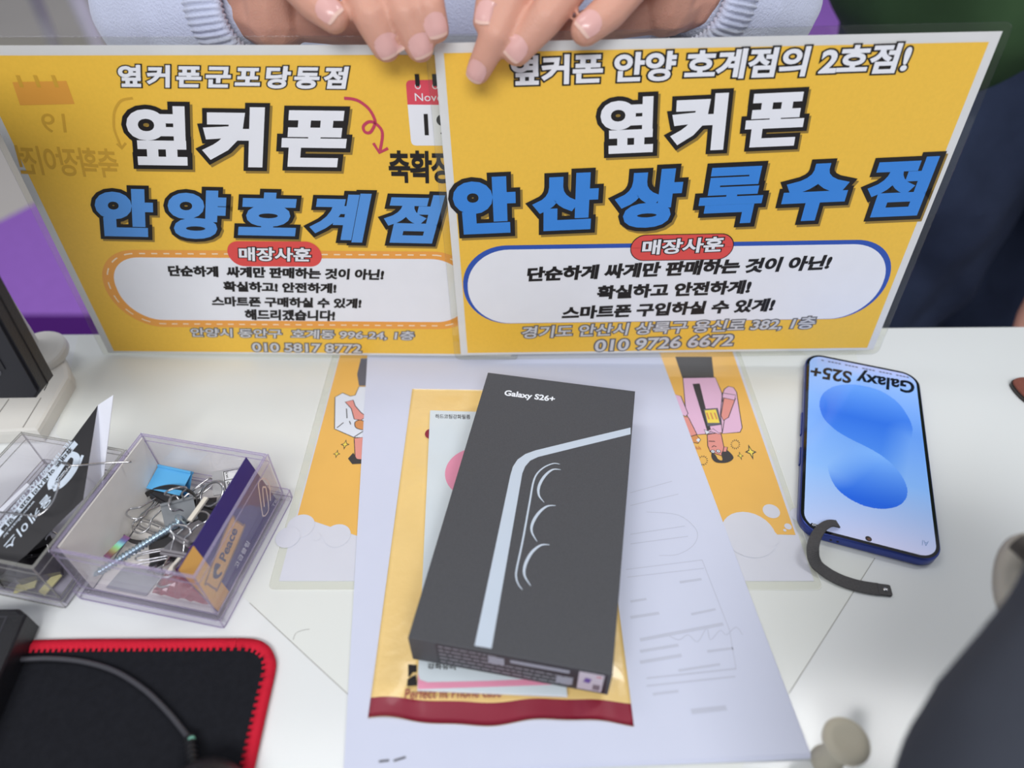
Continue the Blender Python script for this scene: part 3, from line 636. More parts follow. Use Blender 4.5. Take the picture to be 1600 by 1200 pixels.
def screen_col(x, y):
    s = (y + SHh / 2) / SHh        # 0 near the camera, 1 far
    bgc = mixc((196, 200, 232), (132, 178, 238), min(1, s / .32)); bgc = mixc(bgc, (98, 148, 226), max(0, min(1, (s - .3) / .3))) if s < .62 else mixc((98, 148, 226), (150, 184, 240), (s - .62) / .38)
    if s > .9: bgc = mixc(bgc, (176, 186, 232), (s - .9) / .1 * (1 if abs(x) < 30 else .6))
    bgc = mixc(bgc, (150, 190, 240), max(0, -x / 60) * .5)
    q = (yT - y) / (yT - yB)
    if inside(x, y, LP):
        c = mixc((120, 172, 240), (40, 100, 220), (q - .58) / .4); return mixc(bgc, c, segd(x, y, LP[0], LP[-1]) / 20)
    if inside(x, y, UP):
        c = mixc((96, 150, 232), (50, 108, 214), q / .3) if q < .3 else mixc((50, 108, 214), (80, 138, 228), (q - .3) / .35)
        return mixc(bgc, c, segd(x, y, UP[0], UP[-1]) / 16)
    return bgc
vv = []; cols = []
def clampc(x, y):      # pull the grid's corners onto the rounded outline
    ax, ay = abs(x), abs(y); ix, iy = ax - (SW / 2 - SR), ay - (SHh / 2 - SR)
    if ix > 0 and iy > 0:
        l = math.hypot(ix, iy); m_ = max(ix, iy)
        if l > 0: ix, iy = ix * m_ / l, iy * m_ / l; ax, ay = SW / 2 - SR + ix, SHh / 2 - SR + iy
    return math.copysign(ax, x), math.copysign(ay, y)
for j in range(ny + 1):
    for i in range(nx + 1):
        x, y = clampc(-SW / 2 + SW * i / nx, -SHh / 2 + SHh * j / ny); vv.append(pp3(x, y, 7.3)); cols.append(lin(screen_col(x, y)))
ff = [(j * (nx + 1) + i, j * (nx + 1) + i + 1, (j + 1) * (nx + 1) + i + 1, (j + 1) * (nx + 1) + i) for j in range(ny) for i in range(nx)]
scr = obj('screen', vv, ff, vcol('phone_screen', .12, .25), ph)
ca = scr.data.color_attributes.new('print', 'FLOAT_COLOR', 'POINT')
ca.data.foreach_set('color', [x for c in cols for x in c])
PT = Plane(pp3(0, 0, 7.3), pu, pv)
SINK = mat('screen_dark', (22, 28, 44), .2)
text(PT, ph, 'Galaxy S25+', (1429, 597.5), (1268, 571.5), (1428.5, 615), [(.03, SINK, .1, (0, 0))], 1.0, True)
mb = MB()
for k in range(26):
    t = k / 26; 
    if k % 5 == 4: continue
    stroke(PT, [(1420 - 138 * t, 590 - 27.5 * t), (1420 - 138 * (t + .03), 590 - 27.5 * (t + .03))], 1.3, mb=mb, dz=.1)
mb.build('small_print', mat('screen_grey', (110, 118, 150), .2), ph)
mb = MB(); decal(PT, [(1266, 819), (1268, 817), (1282, 821), (1283, 824), (1280, 826), (1268, 823)], None, None, .1, mb=mb); mb.build('status_pill', SINK, ph)
text(PT, ph, '100', (1281, 820.5), (1269, 818), (1281, 824), [(.01, mat('screen_white', (235, 238, 245), .2), .16, (0, 0))])
text(PT, ph, 'AI', (1451, 846), (1441, 844), (1450.5, 854), [(.0, mat('screen_blue_grey', (140, 168, 216), .2), .1, (0, 0))], 1, True)
mb = MB(); disc(PT, 1357, 842, 1.75, mb, 0, .12); disc(PT, 1357.5, 842.6, .9, mb, 1, .16); mb.build('front_camera', [INK, mat('lens_brown', (112, 78, 66), .2)], ph)
for k in (-13.5, -9.8):
    mb = MB(); mb.add(*lathe([(.75, 0), (.75, .12)], pp3(k - 6, -79.2, 3.6), -pv, 12)); mb.build('speaker_hole', INK, ph)
for (y0, y1) in ((-12, 2), (-44, -24)):
    obj('side_button', *prism([pp3(-37.9 - .7, -y1 - 26, 2.4), pp3(-37.9 + .2, -y1 - 26, 2.4), pp3(-37.9 + .2, -y0 - 26, 2.4), pp3(-37.9 - .7, -y0 - 26, 2.4)], (0, 0, 2.4)), FRM, ph)
stp = thing('strap', 'short black woven strap with a riveted end lying over the phone corner', 'strap', at(1300, 890, .3))
pth = [(1309, 819, 8.6), (1296, 818, 11.5), (1283, 826, 13.5), (1273, 843, 12.5), (1270, 862, 9), (1275, 880, 4.2), (1289, 893, 2.0), (1310, 905, 1.4), (1335, 914, 1.2), (1356, 918.5, 1.1), (1374, 921, 1.1)]
P = catmull([at(*p) for p in pth], 6); Wd = []
for i, p in enumerate(P):
    t = P[min(len(P) - 1, i + 1)] - P[max(0, i - 1)]; s = Vector((0, 0, 1)).cross(t).normalized(); q = i / (len(P) - 1)
    tw = Vector((0, 0, 1)) * (.55 * math.sin(math.pi * min(1, q / .55))) if q < .55 else Vector((0, 0, 0))
    Wd.append((s + tw).normalized() * (2.5 + 1.1 * min(1, q / .5)))
STR = mat('strap_weave', (84, 83, 84), .85, .2, var=.2, nscale=900, bump=.6, bscale=1600)
obj('webbing', *ribbon(P, Wd, .9), STR, stp)
e = P[-1]; tdir = (P[-1] - P[-3]).normalized(); sd = Vector((0, 0, 1)).cross(tdir)
obj('end_tab', *bevel_slab([e + tdir * (x + 2.6) + sd * y + Vector((0, 0, -.6)) for (x, y) in rrect(7, 6.6, 1)], (0, 0, 1), 1.3, .2), STR, stp)
v, f = lathe([(1.15, 0), (1.15, .25), (.8, .5), (.5, .35)], e + tdir * 2.9 + Vector((0, 0, .7)), (0, 0, 1), 16); obj('rivet', v, f, STEEL, stp)

# ------------------------------------------------------------------ clear boxes of stationery
A = R(-11.5); e1 = Vector((math.cos(A), math.sin(A), 0)); e2 = Vector((-e1.y, e1.x, 0))
CLP = clear('clear_plastic', (252, 251, 254), .05, (206, 202, 214), .07); CLE = clear('clear_plastic_edge', (240, 235, 248), .04, (206, 200, 220), .26); CLE2 = clear('grey_plastic_edge', (238, 238, 236), .04, (200, 200, 196), .26)
def clear_box(root, cen, w, l, h, em, flange=3.2, fh=8, t=1.7):
    def p(x, y, z): return cen + e1 * x + e2 * y + Vector((0, 0, z))
    def wall(name, x0, x1, y0, y1):
        v, f = prism([p(x0, y0, 1.5), p(x1, y0, 1.5), p(x1, y1, 1.5), p(x0, y1, 1.5)], (0, 0, h - 1.5))
        obj(name, v, f, [CLP, em], root, mids=[0, 1, 0, 0, 0, 0])
    wall('wall', -w / 2, -w / 2 + t, -l / 2, l / 2); wall('wall', w / 2 - t, w / 2, -l / 2, l / 2)
    wall('wall', -w / 2 + t, w / 2 - t, -l / 2, -l / 2 + t); wall('wall', -w / 2 + t, w / 2 - t, l / 2 - t, l / 2)
    v, f = prism([p(-w / 2, -l / 2, .15), p(w / 2, -l / 2, .15), p(w / 2, l / 2, .15), p(-w / 2, l / 2, .15)], (0, 0, 1.35)); obj('base', v, f, CLP, root)
    b = MB(); F_ = flange
    for (x0, x1, y0, y1) in ((-w / 2 - F_, w / 2 + F_, -l / 2 - F_, -l / 2), (-w / 2 - F_, w / 2 + F_, l / 2, l / 2 + F_), (-w / 2 - F_, -w / 2, -l / 2, l / 2), (w / 2, w / 2 + F_, -l / 2, l / 2)):
        b.add(*prism([p(x0, y0, .15), p(x1, y0, .15), p(x1, y1, .15), p(x0, y1, .15)], (0, 0, fh)))
    b.build('flange', CLP, root)
    # visible polished edges of the moulding
    b = MB()
    for (ww, ll, z) in ((w + 2 * F_, l + 2 * F_, fh + .15), (w + 2 * F_, l + 2 * F_, .6), (w, l, fh + .2)):
        b.add(*tube([p(x, y, z) for (x, y) in rrect(ww, ll, 2, 3)], .35, 5, True))
    for (sx, sy) in ((-1, -1), (1, -1), (1, 1), (-1, 1)):
        b.add(*tube([p(sx * w / 2, sy * l / 2, fh), p(sx * w / 2, sy * l / 2, h)], .45, 6)); b.add(*tube([p(sx * (w / 2 + F_ - .4), sy * (l / 2 + F_ - .4), .5), p(sx * (w / 2 + F_ - .4), sy * (l / 2 + F_ - .4), fh)], .45, 6))
    for (ww, ll, z) in ((w - .3, l - .3, h), (w - 2.6, l - 2.6, h - .2), (w - .4, l - .4, h - 6)): b.add(*tube([p(x, y, z) for (x, y) in rrect(ww, ll, 1.5, 3)], .32, 5, True))
    b.build('polished_edge', em, root)
    return p
ccen = Vector((-182.6, 215.9, 0)); cbx = thing('clip_box', 'clear plastic box full of clips and a screw, nearest the white papers', 'box', ccen)
cp = clear_box(cbx, ccen, 78.5, 78.5, 44, CLE)
b = MB(); b.add(*prism([cp(-37.2, -36.5, 3), cp(-37.2, 36.5, 3), cp(-37.2, 36.5, 43.4), cp(-37.2, -36.5, 43.4)], e1 * .5)); b.build('card_liner', mat('liner_card', (238, 234, 228), .8, .2, var=.05, nscale=120), cbx, label='off white card lining')
b = MB(); b.add(*prism([cp(-36.5, -36.5, 1.9), cp(36.5, -36.5, 1.9), cp(36.5, 36.5, 1.9), cp(-36.5, 36.5, 1.9)], (0, 0, .3))); b.build('floor_liner', mat('liner_card', (238, 234, 228)), cbx, label='off white card lining')
# printed card inside
cc = thing('printed_card', 'navy and yellow paper clip packet card leaning inside the clear clip box', 'card', cp(30, 0, 2.4))
cq = [cp(36.4, -36, 2.4), cp(36.4, 36, 2.4), cp(27.5, 36, 42.5), cp(27.5, -36, 42.5)]
PC = Plane(cq[0], cq[1] - cq[0], cq[3] - cq[0])
obj('card_sheet', *prism(cq, -PC.N * .4), mat('card_navy', (58, 44, 124), .45, .4, var=.08, nscale=30), cc)
def p8(x, y): return (310 + x / 8.575, 800 + y / 8.571)
KY = mat('card_yellow', (238, 182, 92), .45)
l0 = PC.uv(317, 869); l1 = PC.uv(359, 926)
decal(PC, [(0.3, .3), (l1[0], .3), (l0[0], 40.5), (0.3, 40.5)], KY, cc, .1, 'yellow_print', uv=True)
fo = [p8(*q) for q in ((420, 105), (500, 120), (585, 175), (595, 240), (270, 990), (225, 1030), (120, 960), (105, 900))]
mb = MB(); decal(PC, fo, None, None, .2, mb=mb, mi=0, smooth=4); stroke(PC, fo, 1.1, mb=mb, mi=1, dz=.28, closed=True, smooth=4)
decal(PC, [p8(*q) for q in ((215, 700), (265, 690), (290, 720), (235, 800), (260, 840), (300, 800), (310, 830), (250, 890), (190, 870))], None, None, .3, mb=mb, mi=2, smooth=3)
mb.build('logo_print', [mat('logo_amber', (232, 178, 104), .45), mat('logo_brown', (148, 112, 96), .45), mat('logo_navy', (56, 52, 100), .45)], cc)
text(PC, cc, 'Peace', p8(350, 670), p8(520, 245), p8(270, 620), [(.03, MATS['logo_navy'], .3, (0, 0))], 1.0, True)
text(PC, cc, '고급클립', p8(520, 760), p8(690, 420), p8(470, 725), [(.02, mat('card_white', (220, 220, 236), .5), .2, (0, 0))], 1.1)
mb = MB(); cl8 = [(1075, 440), (1080, 400), (1110, 365), (1150, 360), (1190, 400), (1210, 480), (1215, 620)], [(1075, 440), (1120, 760), (1135, 795), (1165, 780), (1195, 700), (1165, 480), (1145, 460), (1125, 480), (1145, 690)]
for q in cl8: stroke(PC, [(260 + x / 7.5, 700 + y / 7.5) for x, y in q], .9, mb=mb, dz=.2, smooth=5)
mb.build('clip_drawing', mat('clip_ink', (236, 220, 212), .5), cc)
text(PC, cc, 'T8', (427, 793), (433, 783), (424, 790), [(.0, MATS['card_white'], .2, (0, 0))])

def xf(pos, yaw, pitch=0, roll=0):
    return Matrix.Translation(Vector(pos)) @ Euler((R(pitch), R(roll), R(yaw)), 'XYZ').to_matrix().to_4x4()
def wire(M, pts, r, mb, closed=False, n=5): mb.add(*tube(catmull([M @ Vector(p) for p in pts], n, closed), r, 6, closed))
def binder_clip(pos, yaw, pitch, roll, w, dpt, m, label, group='binder clips in the clear boxes', handles=(0, 1), fold=(20, -20), hl=1.15):
    t = thing('binder_clip', label, 'clip', Vector(pos), group); M = xf(pos, yaw, pitch, roll); hb = dpt * .34
    th = .5; pr = [(-dpt / 2, -hb), (-dpt / 2, hb), (dpt / 2, .7), (dpt / 2 - .2, .15), (-dpt / 2 + th, hb - th), (-dpt / 2 + th, -hb + th), (dpt / 2 - .2, -.15), (dpt / 2, -.7)]
    v, f = prism([M @ Vector((-w / 2, y, z)) for (y, z) in pr], M.to_3x3() @ Vector((w, 0, 0)))
    b = MB(); n = 8
    b.v = v; b.f = [q for q in f[2:]] ; fr_ = [(0, 1, 4, 5), (1, 2, 3, 4), (5, 6, 7, 0)]
    b.f += fr_ + [tuple(i + n for i in q[::-1]) for q in fr_]; b.m = [0] * len(b.f)
    for s in (1, -1): b.add(*tube([M @ Vector((-w / 2, dpt / 2 + .2, s * .9)), M @ Vector((w / 2, dpt / 2 + .2, s * .9))], .9, 8))
    b.build('clip_body', m, t)
    for h in handles:
        s = 1 if h == 0 else -1; a = R(fold[h]); L = dpt * hl; ww = w * .34
        def hp(x, l): return (x, dpt / 2 + l * math.cos(a), s * 1.0 + l * math.sin(a))
        mb = MB(); wire(M, [hp(-ww * .6, -.6), hp(-ww * .55, L * .25), hp(-ww * .5, L * .55), hp(-ww * .95, L * .8), hp(-ww * .5, L), hp(ww * .5, L), hp(ww * .95, L * .8), hp(ww * .5, L * .55), hp(ww * .55, L * .25), hp(ww * .6, -.6)], .55, mb)
        mb.build('wire_handle', STEEL, t, smooth=True)
    return t
BK = mat('clip_black', (34, 33, 36), .3, .5, coat=.3); BLU = mat('clip_blue', (92, 178, 232), .35, .5, coat=.3); GRC = mat('clip_grey', (128, 132, 136), .35, .5); SLV = mat('clip_silver', (158, 154, 158), .35, .5, metal=.5)
binder_clip(at(268, 752, 15), -14, 30, 0, 22, 14, BLU, 'sky blue binder clip without handles against the far box wall', handles=())
binder_clip(at(262, 776, 13), 152, 8, 0, 17, 9, BK, 'black binder clip with both wire handles pointing to the screw', fold=(14, -16), hl=2.2)
binder_clip(at(280, 800, 16), 30, 50, 12, 17, 12, GRC, 'matte grey binder clip beside the screw head', handles=(0,), fold=(60, 0), hl=1.6)
binder_clip(at(303, 838, 20), 145, 35, 20, 21, 15, SLV, 'worn silver binder clip between the screw head and the printed card', handles=(0,), fold=(140, 0))
binder_clip(at(287, 860, 18), 170, 40, 0, 18, 12, SLV, 'shiny silver binder clip just under the worn one', handles=(0, 1), fold=(100, -30))
binder_clip(at(262, 862, 9), 200, 10, 10, 18, 13, BK, 'black binder clip low in the box under the screw', fold=(30, -10))
binder_clip(at(318, 800, 10), 100, 20, 0, 16, 12, BK, 'black binder clip half hidden by the printed card', fold=(30, -10))
def paper_clip(pos, yaw, pitch, roll, L, label):
    M = xf(pos, yaw, pitch, roll); w = L * .24; b = MB()
    wire(M, [(-w * .5, -L * .25, 0), (-w * .5, L * .38, 0), (-w * .2, L * .5, 0), (w * .25, L * .5, 0), (w * .5, L * .38, .3), (w * .5, -L * .38, .3), (w * .2, -L * .5, .4), (-w * .1, -L * .5, .5), (-w * .3, -L * .38, .6), (-w * .3, L * .2, .7), (0, L * .32, .8), (w * .25, L * .2, .8), (w * .25, -L * .2, .8)], .5, b, n=6)
    o = b.build('paper_clip', STEEL, smooth=True); tag(o, label, 'paper clip', 'steel paper clips in the box'); return o
paper_clip(at(222, 800, 5), -35, 4, 0, 26, 'thin steel paper clip on the box floor inside the black band')
paper_clip(at(243, 868, 14), 110, 8, 6, 30, 'large steel paper clip under the screw near the front wall')
paper_clip(at(238, 825, 5), 70, 4, 0, 26, 'steel paper clip close above the screw thread')
paper_clip(at(300, 775, 14), -50, 14, 0, 28, 'steel paper clip beside the blue binder clip')
# screw
sh, st_ = at(281, 816, 27), at(140, 903, 7); ax = (st_ - sh); L = ax.length; ax.normalize()
scw = thing('screw', 'long bluish zinc wood screw lying across the clips', 'screw', sh)
ZN = mat('zinc_blue', (176, 198, 212), .25, .5, metal=.9)
v, f = lathe([(1.2, -2.2), (3.2, -2.0), (4.3, -1.0), (4.4, -.3), (2.4, .2), (2.0, 1.2)], sh, ax, 20); obj('screw_head', v, f, ZN, scw, smooth=True)
prof = [(1.9, 0)]; h = 2.0
while h < L - 7: prof += [(1.55, h), (1.6, h + .7), (2.35, h + 1.1), (1.6, h + 1.5)]; h += 2.1
prof += [(1.5, L - 5), (.2, L)]; v, f = lathe(prof, sh, ax, 14); obj('threaded_shank', v, f, ZN, scw, smooth=True)
hd = sh - ax * 2.2; o1 = ax.orthogonal().normalized(); o2 = ax.cross(o1); b = MB()
for (a_, b2) in ((o1, o2), (o2, o1)): b.add(*prism([hd + a_ * 1.1 + b2 * .3, hd - a_ * 1.1 + b2 * .3, hd - a_ * 1.1 - b2 * .3, hd + a_ * 1.1 - b2 * .3], -ax * .06))
b.build('cross_slot', INK, scw)
# black band
bp = catmull([at(x, y, z) for x, y, z in ((193, 834, 6), (194, 812, 7), (208, 788, 9), (236, 769, 13), (266, 761, 19), (293, 766, 20), (308, 780, 18), (304, 803, 11), (276, 830, 5.5), (240, 846, 5.5), (208, 846, 5.5))], 6, True); bp.append(bp[0])
o = obj('elastic_band', *ribbon(bp, [Vector((0, 0, 1.9))] * len(bp), .8), mat('band_black', (52, 50, 50), .5, .4)); tag(o, 'flat black elastic band looping round the clips in the clear box', 'band')
# key tag
kt = thing('key_tag', 'clear plastic key tag with a white ruled paper insert', 'tag', at(355, 752, 21))
kq = [at(331, 737, 22), at(388, 727, 24), at(383, 767, 19), at(333, 774, 17)]; KP = Plane(kq[3], kq[2] - kq[3], kq[0] - kq[3])
obj('tag_body', *prism(kq, KP.N * -1.6), clear('frosted_tag', (226, 226, 226), .05, (206, 206, 206), .5), kt)
ins = [(348, 738), (388, 728), (382, 764), (352, 769)]; decal(KP, ins, mat('tag_paper', (226, 226, 226), .6), kt, .12, 'tag_insert')
mb = MB()
for a_ in (((349.5, 737.5), (386, 730), ), ((351, 751), (382, 745)), ((352.5, 765), (378, 760)), ((349.5, 737.5), (352.5, 765))): stroke(KP, a_, .45, mb=mb, dz=.2)
mb.build('ruled_line', INK, kt)
text(KP, kt, 'on', (354, 753), (356.5, 762), (358.5, 752), [(.02, INK, .2, (0, 0))]); text(KP, kt, 'kw.', (352, 738.5), (354, 749), (357, 737.5), [(.0, INK, .2, (0, 0))])
rc = at(331, 772, 18); b = MB(); b.add(*tube([rc + Vector((math.cos(t) * 7.5, math.sin(t) * 5.5, math.sin(t) * 4 + math.cos(t) * 3)) for t in [2 * math.pi * k / 28 for k in range(28)]], .8, 7, True)); b.build('split_ring', STEEL, kt, smooth=True)
# bits in the box
def stick(a, b_, w_, t_, label):
    d = (b_ - a).normalized(); s = Vector((0, 0, 1)).cross(d).normalized() * w_ / 2
    o = obj('stick', *prism([a - s, a + s, b_ + s, b_ - s], (0, 0, t_)), mat('cream_plastic', (226, 220, 206), .5)); tag(o, label, 'stick'); return o
stick(at(297, 815, 25), at(323, 779, 25), 2.6, 1.4, 'cream flat plastic stick behind the screw head')
stick(at(262, 898, 20), at(288, 868, 20), 2.6, 1.4, 'cream flat plastic stick near the front wall of the box')
v, f = lathe([(.2, -5.6), (2.8, -4.8), (4.7, -2.9), (5.5, 0), (4.7, 2.9), (2.8, 4.8), (.2, 5.6)], at(299, 868, 15), (.3, .2, 1), 20)
o = obj('bead', v, f, mat('pink_bead', (214, 96, 168), .25, .5, coat=.5), smooth=True); tag(o, 'round glossy pink bead beside the yellow end of the card', 'bead')
# holographic strip
b = MB(); ha, hb_ = at(166, 871, 12), at(199, 838, 12); hs = Vector((0, 0, 1)).cross((hb_ - ha)).normalized() * 2.2; N_ = 24
hv = [p for k in range(N_ + 1) for p in (ha.lerp(hb_, k / N_) - hs, ha.lerp(hb_, k / N_) + hs)]
hs_o = obj('foil_strip', hv + [p - Vector((0, 0, .4)) for p in hv], [(2 * k, 2 * k + 1, 2 * k + 3, 2 * k + 2) for k in range(N_)] + [tuple(x + len(hv) for x in (2 * k + 2, 2 * k + 3, 2 * k + 1, 2 * k)) for k in range(N_)], vcol('rainbow_foil', .25, 0, .5))
import colorsys
ca = hs_o.data.color_attributes.new('print', 'FLOAT_COLOR', 'POINT')
cl = []
for k in range(N_ + 1):
    t = k / N_; c = colorsys.hsv_to_rgb((0.85 + t * 1.0) % 1, .6, .25 + .65 * math.exp(-((t - .55) / .22) ** 2)); cl += list(c) + [1] + list(c) + [1]
ca.data.foreach_set('color', cl + cl); tag(hs_o, 'narrow rainbow foil strip beside the tip of the screw', 'strip')
# crumpled maroon wrap and grey slip at the bottom front of the box
def wrap(i, j):
    p = cp(-2 + 34 * i, -34 + 16 * j, 2.4); return p + Vector((0, 0, 2 + 7 * math.sin(math.pi * i) * math.sin(math.pi * j) + random.uniform(0, 2.6)))
v, f = grid_shape(14, 8, wrap); o = obj('plastic_wrap', v, f, mat('wrap_maroon', (150, 46, 66), .2, .5, coat=.5)); tag(o, 'crumpled maroon plastic wrap at the bottom front of the clear box', 'wrapper')
o = obj('paper_slip', *prism([cp(-30, -35, 3), cp(-6, -35, 3), cp(-4, -20, 3), cp(-28, -22, 3)], (0, 0, .3)), mat('slip_grey', (160, 162, 168), .6)); tag(o, 'small grey paper slip on the box floor below the screw tip', 'paper')

# second clear box, further from the papers
bc = Vector((-266, 226, 0)); bc = (Vector((-291, 271.1, 0)) + Vector((-239, 180, 0))) / 2
cb2 = thing('card_box', 'clear plastic box with a black leaflet and black clips, by the monitor', 'box', bc)
dq = Vector((-239, 180, 0)) - Vector((-291, 271.1, 0)); w2, l2 = abs(dq.dot(e1)), abs(dq.dot(e2))
q2 = clear_box(cb2, bc, w2, l2, 35, CLE2, flange=2.6, fh=6)
lf = thing('leaflet', 'black folded leaflet with white print standing in the clear box', 'leaflet', q2(0, 0, 1.8))
A1, A2, A3, A4 = at(153, 633, 58), at(132, 778, 36), at(-6, 905, 12), at(-30, 880, 30)
A4 = at(-2, 841, 32)
LPn = Plane(A4, A1 - A4, A2 - A4)
if LPn.N.dot(CO - A4) < 0: LPn = Plane(A1, A4 - A1, A2 - A1)
blk = [(153, 633), (130, 780), (158, 762), (150, 775), (110, 800), (62, 845), (10, 893), (-40, 930), (-40, 893), (0, 838)]
blk = [(153, 633), (130, 780), (40, 868), (-30, 925), (-60, 920)]
v, f = tri([LPn.at(*p) for p in blk], LPn.N); nn = len(v)
vb_ = [Vector(p) - LPn.N * .3 for p in v]; LBK = mat('leaflet_black', (40, 39, 42), .45, .4)
obj('black_panel', [Vector(p) for p in v] + vb_, f + [tuple(x + nn for x in q[::-1]) for q in f] + [(i, (i + 1) % nn, nn + (i + 1) % nn, nn + i) for i in range(nn)], LBK, lf)
w1, w4 = LPn.at(153, 633), LPn.at(130, 780); wa, wb = at(177, 617, 62), at(160, 762, 27)
obj('white_flap', *prism([w1, wa, wb, w4], LPn.N * -.5), mat('flap_white', (222, 224, 234), .6), lf)
def l4(x, y): return (x / 8, 690 + y / 8)
LW = mat('leaflet_white', (206, 218, 232), .5)
decal(LPn, [l4(*q) for q in ((930, -10), (975, 35), (0, 1190), (-60, 1200), (-10, 1090))], LW, lf, .1, 'white_bar')
text(LPn, lf, 'TEL : 1599-6802 / FAX : 032-624-6802', l4(872, -30), l4(-40, 1050), l4(905, 5), [(.02, LW, .12, (0, 0))], 1.0)
text(LPn, lf, '휴대폰 악세사리 B2B 쇼핑몰', l4(872, 66), l4(0, 1100), l4(915, 100), [(.03, INK, .2, (0, 0))], 1.0)
text(LPn, lf, 'www.allcase.kr', l4(425, 735), l4(30, 1195), l4(445, 755), [(.01, LW, .12, (0, 0))], 1.0, True)
mb = MB(); stroke(LPn, [l4(*q) for q in ((650, 590), (640, 510), (720, 370), (850, 180), (930, 170), (960, 220), (930, 330), (850, 450), (760, 540), (660, 590))], 3.4, mb=mb, dz=.1, smooth=6); stroke(LPn, [l4(*q) for q in ((1035, 170), (1000, 260), (985, 305))], 1.4, mb=mb, dz=.1)
mb.build('logo_ring', LW, lf)
text(LPn, lf, 'ALLCASE', l4(835, 330), l4(650, 545), l4(865, 355), [(.03, LW, .14, (0, 0))], 1.0, True)
text(LPn, lf, '올케이스', l4(600, 640), l4(40, 1290), l4(660, 730), [(.015, LW, .12, (0, 0))], 1.15)
bw = MB(); bw.add(*tube(catmull([at(*p) for p in ((-20, 799, 41), (30, 803, 43), (58, 806, 43), (80, 788, 45), (91, 762, 48), (92, 753, 49), (102, 738, 51), (109, 729, 52), (104, 723.5, 52), (96, 723, 52), (108, 727, 52), (125, 727, 51), (165, 723.5, 47), (205, 721.5, 45))], 5), .55, 7))
o = bw.build('bent_wire', STEEL, smooth=True); tag(o, 'straightened steel clip wire hooked over the black leaflet', 'wire')
binder_clip(q2(14, -26, 8), 20, 15, 10, 20, 13, BK, 'black binder clip under the leaflet, the one by the shared box wall', fold=(30, -10))
binder_clip(q2(-4, -29, 9), 70, 10, 0, 20, 13, BK, 'black binder clip under the leaflet, near the front box wall', fold=(30, -10))
binder_clip(q2(4, -14, 14), 130, 25, 0, 20, 13, BK, 'black binder clip on top of the pile under the leaflet', fold=(30, -10))
for (x, y, a_, lb) in ((10, -36, 10, 'pale yellow plastic tab behind the front wall of the leaflet box'), (22, -32, 60, 'pale yellow plastic tab in the corner of the leaflet box')):
    c_ = q2(x, y, 3); u = Vector((math.cos(R(a_)), math.sin(R(a_)), .25)); s = Vector((-u.y, u.x, 0)) * 2.5
    o = obj('plastic_tab', *prism([c_ - u * 6 - s, c_ + u * 6 - s, c_ + u * 6 + s, c_ - u * 6 + s], (0, 0, .8)), mat('tab_yellow', (226, 222, 150), .4)); tag(o, lb, 'tab')
o = obj('white_card', *prism([at(44, 757, 30), at(48, 760, 30), at(-10, 818, 18), at(-14, 812, 18)], (0, 0, 1.5)), mat('flap_white', (222, 224, 234))); tag(o, 'white card edge tucked behind the black leaflet', 'card')

# ------------------------------------------------------------------ terminal: monitor on a pale stand
pt_ = thing('pos_terminal', 'black flat monitor over a pale stand at the desk edge', 'monitor', at(40, 620, 0))
STD = mat('stand_ivory', (216, 214, 208), .5, .35)
gpts = [at(71, 684), at(116, 606), at(117, 592), at(104, 556), at(85, 545), at(-60, 545), at(-160, 690), at(-40, 700)]
obj('stand_base', *bevel_slab([Vector((p.x, p.y, .2)) for p in (at(71, 690), at(119, 606), at(118, 594), at(106, 566), at(80, 552), at(-90, 560), at(-160, 700))], (0, 0, 1), 11, 3), STD, pt_, smooth=False)
mb = MB(); mb.add(*tube([at(36, 668, 11.1), at(64, 622, 11.1)], .5, 6)); mb.add(*tube([at(-6, 652, 11.1), at(14, 624, 11.1)], .5, 6)); mb.build('seam_line', mat('seam_grey', (150, 148, 144), .6), pt_)
hc = at(58, 549, 16); v, f = lathe([(19.5, 0), (20, 1), (20, 5), (19, 6.4), (16, 7)], hc - Vector((0, 0, 5)), (-.05, -.1, 1), 36); obj('hinge_cap', v, f, STD, pt_, smooth=False)
obj('stand_neck', *bevel_slab([hc + Vector((x - 12, y + 0, 1.5)) for (x, y) in rrect(22, 22, 5)], (0, 0, 1), 60, 3), STD, pt_)
mz = 72.0; mbr = at(71, 621, mz); MH, MWd, MT = 200.0, 330.0, 13.0
f0 = Vector((mbr.x, mbr.y, mz)); upv = Vector((.10, .0, 1)).normalized(); upv = (at(0, 493, 0) - at(0, 493, 0)) or upv
# lean of the panel's side edge taken from its slope in the photograph
upv = Vector((0.055, 0.10, 1)).normalized()
rx = Vector((1, 0.02, 0)).normalized(); bkv = upv.cross(rx).normalized(); bkv = bkv if bkv.y > 0 else -bkv
MP = Plane(f0, rx, upv)
hous = [(-MWd, 0), (-5, 0), (0, 5), (0, MH), (-MWd, MH)]
obj('monitor_housing', *prism([MP.pt(u, v, 0) for (u, v) in hous], -MP.N * MT), BLACKP, pt_)
obj('bezel', *prism([MP.pt(u, v, 0) for (u, v) in ((-MWd + 2, 1.5), (-5.5, 1.5), (-1.5, 5.5), (-1.5, MH - 2), (-MWd + 2, MH - 2))], MP.N * 1.6), mat('bezel_black', (36, 36, 42), .45, .35), pt_)
obj('screen_glass', *prism([MP.pt(u, v, 1.6) for (u, v) in ((-MWd + 14, 21), (-11, 21), (-11, MH - 14), (-MWd + 14, MH - 14))], MP.N * .5), mat('screen_black', (26, 26, 32), .3, .4), pt_)
mb = MB(); mb.add(*tube([MP.pt(-4, -.2, -6.5), MP.pt(.3, 5, -6.5), MP.pt(.3, MH - 6, -6.5)], .25, 5)); mb.build('housing_seam', INK, pt_)
text(MP, pt_, 'o', (1, 583), (5, 583), (1, 576), [(.01, mat('logo_grey', (110, 110, 118), .4), 2.2, (0, 0))])

